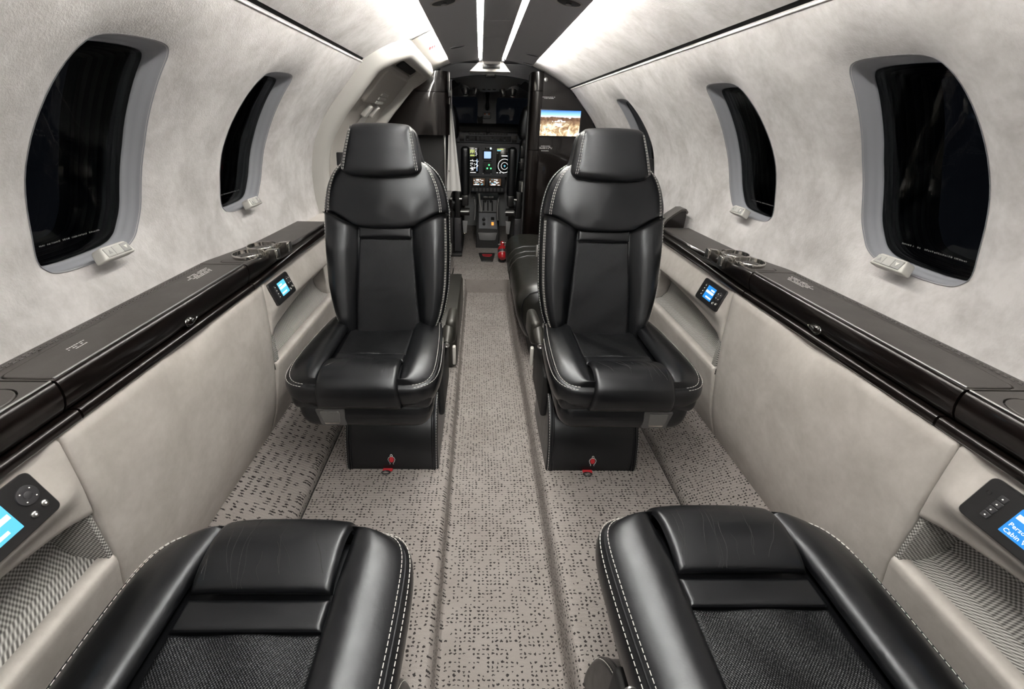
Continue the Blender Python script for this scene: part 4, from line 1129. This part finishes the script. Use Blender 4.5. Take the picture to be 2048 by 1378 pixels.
mk('arm_end', loc(loft([[(x, y, z) for x, z in [(.672, .735), (.752, .715), (.752, .815), (.742, .828), (.728, .826), (.698, .806), (.680, .788), (.668, .768)]] for y in (1.742, 1.746, 1.80)]), do), 'lacquer', dv, sharp=30, label='wedge shaped glossy armrest end')
mk('arm_pad', loc(loft([[(x, y, z) for x, z in [(.664, .760), (.682, .792), (.702, .810), (.730, .830), (.744, .830), (.753, .818), (.756, .826), (.745, .838), (.727, .837), (.698, .816), (.676, .797), (.658, .764)]] for y in (1.738, 1.742, 1.80)]), do), 'ledge_leather', dv, sharp=40)

# ---- cockpit shell
struct('wall_front', join(bx(-.76, -.075, 4.86, 4.90, 1.335, 1.50, .004), bx(.078, .76, 4.86, 4.90, 1.335, 1.50, .004), bx(-.82, .82, 4.88, 4.92, .1, 1.085, .004), bx(-.80, -.62, 4.84, 4.90, 1.06, 1.50, .01), bx(.62, .80, 4.84, 4.90, 1.06, 1.50, .01)), 'cockpit_cream', label='pale lining around the windshields')
post = struct('trim_9', loft([[(x, y, z) for x, z in [(-.094, 1.06), (.096, 1.06), (.090, 1.25), (.098, 1.33), (.14, 1.36), (.14, 1.50), (-.14, 1.50), (-.14, 1.36), (-.096, 1.33), (-.088, 1.25)]] for y in (4.80, 4.815, 4.91)]), 'cockpit_cream', sharp=40, label='pale centre post between the windshields')
for n, (x0, x1) in ((6, (-.62, -.09)), (7, (.09, .62))):
    struct('window_%d' % n, bx(x0, x1, 4.885, 4.895, 1.06, 1.36, .002), 'night_glass', label='dark windshield pane, %s of the post' % ('left' if n == 6 else 'right'))
for s in (1, -1):
    struct('wall_cockpit_%s' % SIDE[s], sd(join(bx(.70, .78, 3.42 if s < 0 else 3.55, 4.9, .1, .95, .01), bx(.66, .74, 3.45, 4.9, .95, 1.30, .01)), s), 'cockpit_grey', label='%s side lining of the cockpit' % SIDE[s])
struct('ceiling', loft([[(x, y, 1.47 - .25 * max(0, abs(x) - .35) - (y - 3.5) * .03) for x in np.linspace(-.72, .72, 21)] for y in (3.24, 3.7, 4.2, 4.92)], False, False), 'cockpit_grey', sharp=None, label='grey cockpit headliner')

# overhead bow with map lamps
ob = thing('overhead_console', 'grey cockpit overhead moulding with round spot lamps and switches', 'console', (0, 3.9, 1.38))
oo = Vector((0, 3.9, 1.38))
def osec(y, k):
    xs_ = np.linspace(-.34, .34, 25); lo = [(x, y, 1.385 - k * .055 + .045 * (abs(x) / .34) ** 2 * (1 + k)) for x in xs_]
    return lo + [(x, y, 1.48) for x in reversed(xs_)]
mk('overhead_shell', loc(loft([osec(3.62, -1.3), osec(3.66, -1.0), osec(3.78, -.2), osec(3.86, .5), osec(3.91, .85), osec(3.94, .95), osec(4.02, .9), osec(4.3, .5)]), oo), 'overhead_grey', ob, sharp=50)
mk('bow', loc(loft([[(x, y, 1.402 - .035 * (x / .3) ** 2) for x in np.linspace(-.33, .33, 21)] + [(x, y, 1.465) for x in np.linspace(.33, -.33, 21)] for y in (3.385, 3.40, 3.46)]), oo), 'cockpit_dark', ob, sharp=50, label='dark curved bow above the cockpit entry')
for s in (1, -1):
    for k in range(4):
        mk('louvre', loc(tube([(s * (.19 + .032 * k), 3.50, 1.416 - .004 * k), (s * (.235 + .025 * k), 3.52, 1.392 - .012 * k), (s * (.30), 3.54, 1.372 - .016 * k)], .006, 6), oo), 'cockpit_grey', ob)
    for x, r in ((.187, .033), (.100, .024)):
        b2 = Vector((s * x + .004, 3.915, 1.352))
        dirn = (s * -.10 if r > .03 else s * .25, -.35, -.9)
        mk('lamp_cup', loc(lathe([(r * 1.25, -.012), (r * 1.2, .002), (r * 1.02, .008)], b2, dirn, 24), oo), 'cockpit_cream', ob)
        lm = mk('spot_lamp', loc(lathe([(r, -.01), (r * 1.0, .012), (r * .85, .024), (r * .62, .034), (r * .58, .050), (r * .50, .052), (r * .45, .046)], b2, dirn, 24), oo), 'brushed', ob, label='round silver map lamp')
        mk('lamp_mouth', loc(lathe([(r * .45, .045), (r * .2, .047), (0, .047)], b2, dirn, 16), oo), 'matte_black', lm)
for x in (-.036, .003, .042):
    mk('overhead_switch', loc(fmap(rbox(.012, .016, .020, .006, 2, 2), lambda a, b2, c: (a + x, b2 + 3.90, c + 1.363)), oo), 'matte_black', ob)
    mk('switch_tip', loc(lathe([(.004, 0), (.004, .006), (.001, .008)], (x, 3.888, 1.352), (0, -.6, -.8), 8), oo), 'brushed', ob)
mk('switch_plate', loc(bx(-.058, .064, 3.885, 3.925, 1.362, 1.386, .008), oo), 'cockpit_cream', ob)
mk('standby_lamp', loc(fmap(rbox(.034, .03, .018, .008, 3, 2), lambda a, b2, c: (a + .004, b2 + 3.40, c + 1.402)), oo), 'black_plastic', ob, label='small dark glossy lamp housing on the bow')
mk('lamp_glass', loc(bx(-.020, .028, 3.362, 3.372, 1.394, 1.408, .003), oo), 'lamp_lens', ob)
# grab handle and mirror on the post
gh = thing('grab_handle', 'black grab handle on the windshield post', 'handle', (.004, 4.78, 1.22))
mk('grip', tube([(0, .02, .150), (0, -.012, .144), (0, -.022, .120), (0, -.022, .095), (0, -.022, .06), (0, -.022, .035), (0, -.010, .020), (0, .02, .016)], [.018, .020, .017, .012, .015, .020, .021, .018], 12), 'black_plastic', gh)
for z in (.135, .030): mk('mount', lathe([(.034, .03), (.034, .018), (.022, .010)], (0, 0, z), (0, -1, 0), 20), 'cockpit_cream', gh) if False else mk('mount', lathe([(.036, -.022), (.034, -.014), (.022, -.006)], (0, 0, z), (0, -1, 0), 20), 'cockpit_cream', gh)
cm = thing('compass', 'small cream compass box with orange dials on the windshield post', 'compass', (.002, 4.78, 1.178))
mk('case', fmap(rbox(.040, .022, .028, .012, 3, 3), lambda a, b2, c: (a, b2, c)), 'cockpit_cream', cm)
mk('dial_slot', bx(-.030, .030, -.025, -.020, -.002, .016, .004), 'white_print', cm)
for x in (-.020, .020): mk('dial', lathe([(.008, 0), (.008, .004), (0, .005)], (x, -.022, .012), (0, -1, 0), 14), 'orange_paint', cm)
vs = thing('mirror_clip', 'small black clip hanging left of the compass', 'clip', (-.062, 4.77, 1.135))
mk('clip_body', loft([[(x, y, z) for x, z in [(-.030, .040), (-.010, .026), (.022, .036), (.026, -.020), (.010, -.040), (-.012, -.040), (-.026, -.020)]] for y in (-.012, -.008, .03)]), 'matte_black', vs, sharp=40)
# side visors
for s in (1, -1):
    v_ = thing('sun_visor', 'dark folded sun visor in the %s upper cockpit corner' % SIDE[s], 'visor', (s * .28, 3.75, 1.36))
    mk('blade', loft([[(s * x, y, z) for x, z in [(-.06, .0), (-.02, .034), (.05, .044), (.08, .01), (.06, -.045), (.0, -.03)]] for y in (-.01, .004)]), 'matte_black', v_, sharp=30)
    mk('arm', tube([(s * -.07, 0, .012), (s * .02, .01, -.005), (s * .08, .02, -.01)], .008, 8), 'cockpit_dark', v_)

# instrument panel
ip = thing('instrument_panel', 'grey cockpit instrument panel with lit displays', 'instrument panel', (.02, 4.6, .5))
io = Vector((.02, 4.6, .5))
def ib(nm, x0, x1, z0, z1, y0=4.590, y1=4.602, mat='cockpit_grey', r=.004, **k): return mk(nm, loc(bx(x0, x1, y0, y1, z0, z1, r), io), mat, ip, **k)
mk('glareshield', loc(loft([[(x, y, z + .010 * (1 - (x / .62) ** 2)) for x in np.linspace(-.62, .66, 25)] + [(x, y, z - .028) for x in np.linspace(.66, -.62, 25)] for y, z in ((4.50, 1.068), (4.51, 1.078), (4.60, 1.092), (4.86, 1.10))]), io), 'matte_black', ip, sharp=50, label='black padded glareshield')
mk('top_knob', loc(fmap(rbox(.018, .02, .022, .01, 2, 3), lambda a, b2, c: (a + .010, b2 + 4.50, c + 1.052)), io), 'matte_black', ip)
ib('upper_panel', -.60, .64, .945, 1.052, 4.575, 4.66); ib('main_panel', -.60, .64, .64, .94, 4.596, 4.66); ib('lower_panel', -.150, .190, .495, .640, 4.575, 4.66, 'cockpit_dark')
ib('mode_panel', -.200, .232, .957, 1.003, 4.566, 4.578, 'cockpit_dark'); ib('annunciator', -.170, .205, 1.012, 1.040, 4.566, 4.578, 'grey_plastic')
ib('annunciator_bar', -.160, .195, 1.033, 1.036, 4.562, 4.568, 'white_print', .0005)
for k in range(14):
    x = -.150 + k * .0250 + (.012 if k > 6 else 0)
    ib('annunciator_key', x - .009, x + .009, 1.014, 1.030, 4.561, 4.568, 'black_plastic', .002)
rnd = random.Random(11)
for row_, z in ((0, .992), (1, .971)):
    for k in range(11):
        x = -.180 + k * .039
        if k == 2:
            if row_ == 0: mk('pitch_wheel', loc(fmap(rbox(.008, .006, .020, .006, 2, 2), lambda a, b2, c: (a + x, b2 + 4.566, c + .981)), io), 'matte_black', ip)
            continue
        if (k + row_) % 3 == 0: mk('mode_knob', loc(lathe([(.011, 0), (.010, .014), (.006, .016), (0, .016)], (x, 4.568, z), (0, -1, 0), 12), io), 'black_plastic' if k != 5 else 'lamp_lens', ip)
        else: ib('mode_key', x - .009, x + .009, z - .006, z + .006, 4.560, 4.568, 'cockpit_grey' if rnd.random() < .4 else 'black_plastic', .002)
for x in (-.236, .264):
    ib('warning_print', x - .026, x + .026, .978, 1.012, 4.5735, 4.5755, 'lamp_plate', .0005); ib('warning_key', x - .022, x + .022, .952, .974, 4.570, 4.577, 'matte_black', .002)
# displays
def display(x0, x1, z0, z1, nm, label): 
    ib(nm + '_bezel', x0 - .014, x1 + .014, z0 - .016, z1 + .016, 4.588, 4.598, 'cockpit_grey', label=None)
    return ib(nm, x0, x1, z0, z1, 4.5855, 4.589, 'display_black', .001, label=label)
display(-.236, -.072, .672, .902, 'map_display', 'dark flight display with yellow and white marks'); display(.098, .262, .672, .902, 'nav_display', 'dark navigation display with a white compass ring')
def em(nm, x0, x1, z0, z1, mat): mk(nm, loc(bx(x0, x1, 4.5848, 4.5856, z0, z1, .0002), io), mat, ip, smooth=False)
for k in range(7): em('engine_mark', -.158 + k * .0065, -.1545 + k * .0065, .848 + .006 * (k % 3), .885 - .008 * (k % 2), 'display_yellow')
for k in range(5): em('engine_mark', -.156 + k * .009, -.150 + k * .009, .824, .838, 'display_yellow')
for k in range(6): em('route_mark', -.104 + rnd.uniform(-.004, .004), -.096 + rnd.uniform(0, .008), .828 + k * .012, .832 + k * .012, 'screen_text')
for k in range(46):
    x, z = rnd.uniform(-.156, -.084), rnd.uniform(.690, .790); w = rnd.uniform(.003, .014)
    em('route_mark', x, x + w, z, z + rnd.uniform(.002, .006), 'screen_text')
em('route_mark', -.092, -.086, .690, .80, 'display_blue'); em('route_mark', -.156, -.100, .675, .679, 'screen_text')
em('status_bar', .104, .166, .886, .894, 'display_yellow'); em('status_bar', .104, .140, .874, .883, 'display_cyan'); em('status_line', .104, .216, .856, .8575, 'lamp_plate'); em('status_line', .166, .1675, .857, .895, 'lamp_plate')
em('status_bar', .148, .206, .829, .835, 'screen_text')
for rr, w in ((.062, .0022), (.032, .0014)):
    mk('compass_ring', loc(tube([(.180 + rr * math.cos(t), 4.5848, .742 + rr * math.sin(t)) for t in np.linspace(0, 2 * PI, 40)[:-1]], w, 5, True), io), 'screen_text', ip)
mk('aircraft_mark', loc(prism([(-.012, 0), (0, -.003), (.0, -.012), (.004, -.012), (.006, -.002), (.014, .0), (.006, .004), (.003, .012), (0, .004)], lambda a, b2, h: (.180 + a, 4.5848 - h, .742 + b2), 0, .001), io), 'display_cyan', ip, smooth=False)
mk('radar_beam', loc(prism([(.128, .895), (.140, .895), (.130, .745), (.112, .745)], lambda a, b2, h: (a, 4.5853 - h, b2), 0, .0004), io), 'olive_plastic', ip, smooth=False)
for x in (.104, .132, .164): em('status_bar', x, x + .014, .676, .681, 'screen_text')
ib('centre_stack', -.048, .078, .652, .925, 4.585, 4.60, 'cockpit_grey')
ib('standby_bezel', -.036, .062, .795, .880, 4.580, 4.588, 'cockpit_dark'); ib('standby_display', -.021, .046, .807, .868, 4.577, 4.581, 'display_blue', .001, label='small pale blue standby display')
ib('clock', -.012, .034, .886, .902, 4.580, 4.587, 'display_black', .001); mk('blue_lamp', loc(lathe([(.009, 0), (.006, .004), (0, .005)], (.042, 4.584, .896), (0, -1, 0), 12), io), 'screen_white', ip)
mk('standby_knob', loc(lathe([(.009, 0), (.008, .012), (0, .012)], (.044, 4.580, .802), (0, -1, 0), 12), io), 'black_plastic', ip)
ib('gear_plate', -.034, .062, .666, .772, 4.580, 4.588, 'cockpit_dark'); ib('plate_bar', -.028, .052, .776, .786, 4.580, 4.588, 'matte_black')
for x, z in ((.029, .748), (.012, .717), (.047, .717)): mk('gear_lamp', loc(lathe([(.0075, 0), (.006, .003), (0, .004)], (x, 4.580, z), (0, -1, 0), 12), io), 'green_lamp', ip, label='green landing gear lamp')
mk('gear_lever', loc(tube([(-.016, 4.580, .725), (-.016, 4.560, .712), (-.016, 4.548, .700), (-.016, 4.546, .692)], [.005, .006, .011, .010], 10), io), 'matte_black', ip, label='black landing gear lever')
for x in (-.028, .050): mk('plate_screw', loc(lathe([(.006, 0), (.005, .003), (0, .003)], (x, 4.580, .668), (0, -1, 0), 10), io), 'white_print', ip)
for x0 in (-.126, .036):
    ib('radio_bezel', x0 - .010, x0 + .124, .548, .634, 4.568, 4.577, 'black_plastic')
    ib('radio_display', x0, x0 + .114, .560, .624, 4.566, 4.569, 'display_brown', .0005, label='small lit radio display')
    for k in range(22):
        x, z = x0 + rnd.uniform(.002, .085), rnd.choice([.563, .571, .579, .587, .596, .604, .613]); w = rnd.uniform(.008, .026)
        mk('radio_text', loc(bx(x, x + w, 4.5650, 4.5662, z, z + .0048, .0002), io), 'screen_text' if rnd.random() < .75 else 'display_cyan', ip, smooth=False)
for k in range(9):
    for j in range(3):
        x = -.125 + k * .036; z = .508 + j * .011
        ib('radio_key', x - .012, x + .012, z - .0035, z + .0035, 4.570, 4.577, 'grey_plastic', .001)

# centre pedestal
cp = thing('centre_pedestal', 'dark cockpit pedestal with throttle levers', 'pedestal', (.015, 4.2, .1))
co = Vector((.015, 4.2, .1))
mk('body', loc(loft([[(x, y, z) for x, y in rpoly([(-.088, y0), (.120, y0), (.120, 4.57), (-.088, 4.57)], .01, 3)] for z, y0 in ((.1, 3.93), (.22, 3.94), (.25, 3.95), (.35, 4.06), (.47, 4.24), (.50, 4.36))]), co), 'matte_black', cp, sharp=40)
def sl(nm, z0, z1, x0, x1, lift, mat, **k):
    f = lambda z: np.interp(z, [.25, .35, .47, .50], [3.95, 4.06, 4.24, 4.36])
    vf = loft([[(x0, f(z0) - lift, z0 + lift), (x1, f(z0) - lift, z0 + lift), (x1, f(z1) - lift, z1 + lift), (x0, f(z1) - lift, z1 + lift)], [(x0, f(z0) + .01, z0 - .01), (x1, f(z0) + .01, z0 - .01), (x1, f(z1) + .01, z1 - .01), (x0, f(z1) + .01, z1 - .01)]])
    return mk(nm, loc(flip(vf), co), mat, cp, smooth=False, **k)
sl('throttle_plate', .385, .468, -.066, .100, .006, 'grey_plastic'); sl('trim_plate', .262, .375, -.064, .102, .006, 'cockpit_grey')
for x in (-.022, .018, .058): sl('lever_slot', .39, .46, x - .006, x + .006, .0075, 'matte_black')
for x in (-.006, .044):
    mk('throttle_lever', loc(tube([(x, 4.20, .46), (x, 4.17, .50)], .008, 8), co), 'dark_metal', cp)
    mk('throttle_grip', loc(tube([(x - .022, 4.165, .508), (x + .022, 4.165, .508)], .016, 12), co), 'black_plastic', cp, label='rounded black throttle grip')
mk('flap_lever', loc(tube([(-.064, 4.30, .515), (-.058, 4.20, .46), (-.046, 4.13, .42), (-.044, 4.09, .392)], [.009, .006, .005, .006], 8), co), 'light_plastic', cp, label='thin pale lever beside the throttles')
mk('trim_knob', loc(lathe([(.013, 0), (.011, .012), (0, .012)], (-.018, 3.985, .302), (0, -.75, .66), 12), co), 'matte_black', cp); mk('trim_knob', loc(lathe([(.014, 0), (.012, .012), (0, .012)], (-.020, 4.02, .338), (0, -.75, .66), 12), co), 'matte_black', cp)
sl('trim_key', .325, .345, .046, .076, .0085, 'black_plastic'); sl('amber_key', .288, .308, .050, .070, .0085, 'amber_lamp')
mk('knee_pad', loc(loft([[(x, 3.955 - .032 * (1 - ((x - .016) / .1) ** 2) - d, z) for x in np.linspace(-.080, .112, 13)] + [(.112, 3.99, z), (-.080, 3.99, z)] for z, d in ((.170, 0), (.176, .004), (.228, .004), (.236, 0))]), co), 'grey_plastic', cp, sharp=50, label='curved grey pad on the pedestal end')

# pilot seats
def pilot_seat(s, label):
    p = thing('pilot_seat', label, 'seat', (s * .36, 3.86, .1), 0, 'pilot seats')
    L = lambda vf: [(q[0] - s * .36, q[1] - 3.86, q[2] - .1) for q in vf[0]], 
    def lc(vf): return [(q[0] - s * .36, q[1] - 3.86, q[2] - .1) for q in vf[0]], vf[1]
    c = (.350 if s < 0 else .358) * s
    mk('backrest', lc(fmap(rbox(.118, .045, .26, .04, 6, 4), lambda x, y, z: (c + x * (1 - .12 * z / .26), y + 3.80 - .05 * z / .26, z + .76))), 'black_leather', p)
    mk('headrest', lc(fmap(rbox(.125, .045, .125, .05, 6, 4), lambda x, y, z: (c + x * (1 - .22 * max(0, z) / .125), y + 3.76, z + 1.115))), 'black_leather', p, label='tall rounded black headrest')
    mk('cushion', lc(fmap(rbox(.17, .20, .05, .04, 4, 3), lambda x, y, z: (c + x, y + 3.98, z + .50))), 'black_leather', p)
    mk('armrest', lc(fmap(rbox(.034, .040, .185, .026, 4, 4), lambda x, y, z: (s * (.176 if s < 0 else .192) + x * 1.0, y + 3.70 - z * .04, z + .768))), 'black_leather', p, label='folded up black armrest pad')
    xa = s * (.176 if s < 0 else .192)
    mk('armrest_pivot', lc(fmap(rbox(.026, .03, .042, .008, 2, 2), lambda x, y, z: (xa + x, y + 3.70, z + .552))), 'black_plastic', p)
    mk('pivot_bolt', lc(tube([(xa - s * .0, 3.70, .56), (xa + s * .05, 3.70, .56)], .010, 8)), 'brushed', p)
    mk('belt_reel', lc(tube([(xa - .035, 3.70, .46), (xa + .035, 3.70, .46)], .030, 14)), 'black_plastic', p)
    mk('reel_bar', lc(tube([(xa - .04, 3.668, .465), (xa + .03, 3.668, .465)], .0042, 8)), 'brushed', p)
    xr = s * (.240 if s < 0 else .262)
    mk('frame_post', lc(bx(xr - .030, xr + .030, 3.69, 3.74, .13, .41, .006)), 'dark_metal', p)
    mk('frame_post', lc(bx(xr - .022, xr + .022, 3.71, 3.76, .41, .62, .006)), 'black_plastic', p)
    for k in range(5): mk('frame_bolt', lc(lathe([(.005, 0), (.004, .003), (0, .003)], (xr + s * -.018, 3.690, .16 + k * .05), (0, -1, 0), 8)), 'black_plastic', p)
    mk('foot_rail', lc(bx(xr - .038, xr + .038, 3.62, 4.1, .101, .128, .006)), 'black_plastic', p)
    mk('frame_base', lc(bx(c - .15, c + .15, 3.80, 4.15, .13, .45, .02)), 'matte_black', p)
    mk('belt_strap', lc(fmap(rbox(.018, .006, .05, .004, 2, 2), lambda x, y, z: (s * .178 + x * (1 + z * 4) , y + 3.66, z + .345))), 'grey_plastic', p)
    mk('belt_buckle', lc(bx(s * .185 - .012, s * .185 + .012, 3.655, 3.665, .288, .294, .002)), 'chrome', p)
    for k, z in enumerate((.66, .83, .92)): mk('harness_pad', lc(fmap(rbox(.020, .012, .045, .008, 2, 2), lambda x, y, z2: (s * .275 + x, y + 3.735, z2 + z))), 'black_plastic', p)
    mk('harness_ring', lc(tube([(s * .245, 3.715, .845), (s * .258, 3.708, .838), (s * .272, 3.708, .840)], .003, 6)), 'chrome', p)
    mk('harness_clip', lc(bx(s * .282 - .006, s * .282 + .006, 3.70, 3.72, .62, .70, .003)), 'light_plastic', p)
    mk('side_cable', lc(tube([(s * .115, 3.98, .53), (s * .104, 3.95, .52), (s * .097, 3.94, .47), (s * .099, 3.93, .40), (s * .104, 3.92, .35)], .010, 8)), 'lamp_plate', p, label='grey corrugated cable beside the pedestal')
pilot_seat(-1, 'left pilot seat, black leather with folded armrest, beside the pale curtain')
pilot_seat(1, 'right pilot seat, black leather with folded armrest, beside the screen bulkhead')

# folded curtain at the entry
cuo = Vector((-.262, 3.41, .70))
cn = thing('cockpit_curtain', 'pale folded curtain hanging by the galley edge', 'curtain', cuo)
def ccol(f):
    x1 = lerp(-.199, -.262, f); x0 = lerp(-.305, -.275, f); n = 15
    return [(lerp(x0, x1, k / (n - 1)) - cuo.x, 3.41 + .006 * math.sin(k * .9) * (1 - .4 * f) - cuo.y, lerp(.66, 1.235, f) - cuo.z) for k in range(n)] + \
           [(lerp(x0, x1, k / (n - 1)) - cuo.x, 3.422 + .006 * math.sin(k * .9) * (1 - .4 * f) - cuo.y, lerp(.66, 1.235, f) - cuo.z) for k in reversed(range(n))]
mk('cloth', flip(loft([ccol(f) for f in np.linspace(0, 1, 12)])), 'curtain', cn, sharp=60)
mk('hanger', tube([(0, 0, .50), (0, 0, .672)], .006, 8), 'brushed', cn)
mk('snap', lathe([(.006, 0), (.005, .003), (0, .004)], (-.285 - cuo.x, 3.395 - cuo.y, .80 - cuo.z), (0, -1, 0), 10), 'chrome', cn)

# fire extinguisher and floor placard
fe = thing('fire_extinguisher', 'small red fire extinguisher standing on the floor beside the pedestal', 'extinguisher', (.130, 3.50, .1))
mk('bottle', lathe([(.0, .004), (.026, .002), (.034, .010), (.036, .03), (.036, .085), (.032, .102), (.020, .114), (.012, .118), (.012, .126)], (0, 0, 0), (0, 0, 1), 24), 'red_plastic', fe) if False else None
ax = Vector((0, .72, .69)).normalized()
mk('bottle', lathe([(0, 0), (.022, .003), (.034, .016), (.038, .034), (.038, .085), (.036, .10), (.026, .114), (.016, .120), (.014, .130)], (.0, -.055, .038), ax, 26), 'red_plastic', fe, label='glossy red bottle')
mk('label_band', lathe([(.0386, .052), (.0386, .074)], (.0, -.055, .038), ax, 26), 'dark_metal', fe)
mk('label_band', lathe([(.0388, .046), (.0388, .050)], (.0, -.055, .038), ax, 26), 'light_plastic', fe)
tp_ = Vector((0, -.055, .038)) + ax * .13
mk('valve', lathe([(.015, 0), (.017, .010), (.014, .030), (.006, .036)], tp_, ax, 16), 'red_plastic', fe)
mk('handle', bx(-.008, .034, tp_.y - .004, tp_.y + .008, tp_.z + .016, tp_.z + .024, .003), 'chrome', fe)
mk('nozzle', tube([tuple(tp_ + ax * .008), (-.034, tp_.y, tp_.z + .004)], .005, 8), 'chrome', fe)
mk('foot_clip', bx(-.02, .02, -.03, .03, .0, .026, .006), 'black_plastic', fe)
fp = thing('floor_placard', 'black floor hatch with a red lettered mark in front of the pedestal', 'placard', (.008, 3.61, .1))
mk('plate', prism(rpoly([(-.071, .127), (.071, .130), (.047, -.120), (-.047, -.120)], .012), lambda a, b2, h: (a, b2, h), 0, .007, .003), 'black_plastic', fp)
mk('red_field', prism(rpoly([(-.042, .085), (.046, .085), (.040, .035), (.026, .012), (-.022, .012), (-.036, .035)], .008), lambda a, b2, h: (a, b2, h), .006, .0078), 'red_fabric', fp, smooth=False)
gf = lambda a, b2, h: (a, b2, .0079 + h)
mk('red_lettering', glyph_rows(gf, -.034, .036, [(.05, 0, 1), (.03, .1, .9)], .014, random.Random(2), .008), 'matte_black', fp, smooth=False, kind='stuff')
mk('white_print', glyph_rows(gf, -.036, .038, [(.100, 0, 1)], .006, random.Random(3), .006), 'lamp_plate', fp, smooth=False, kind='stuff')
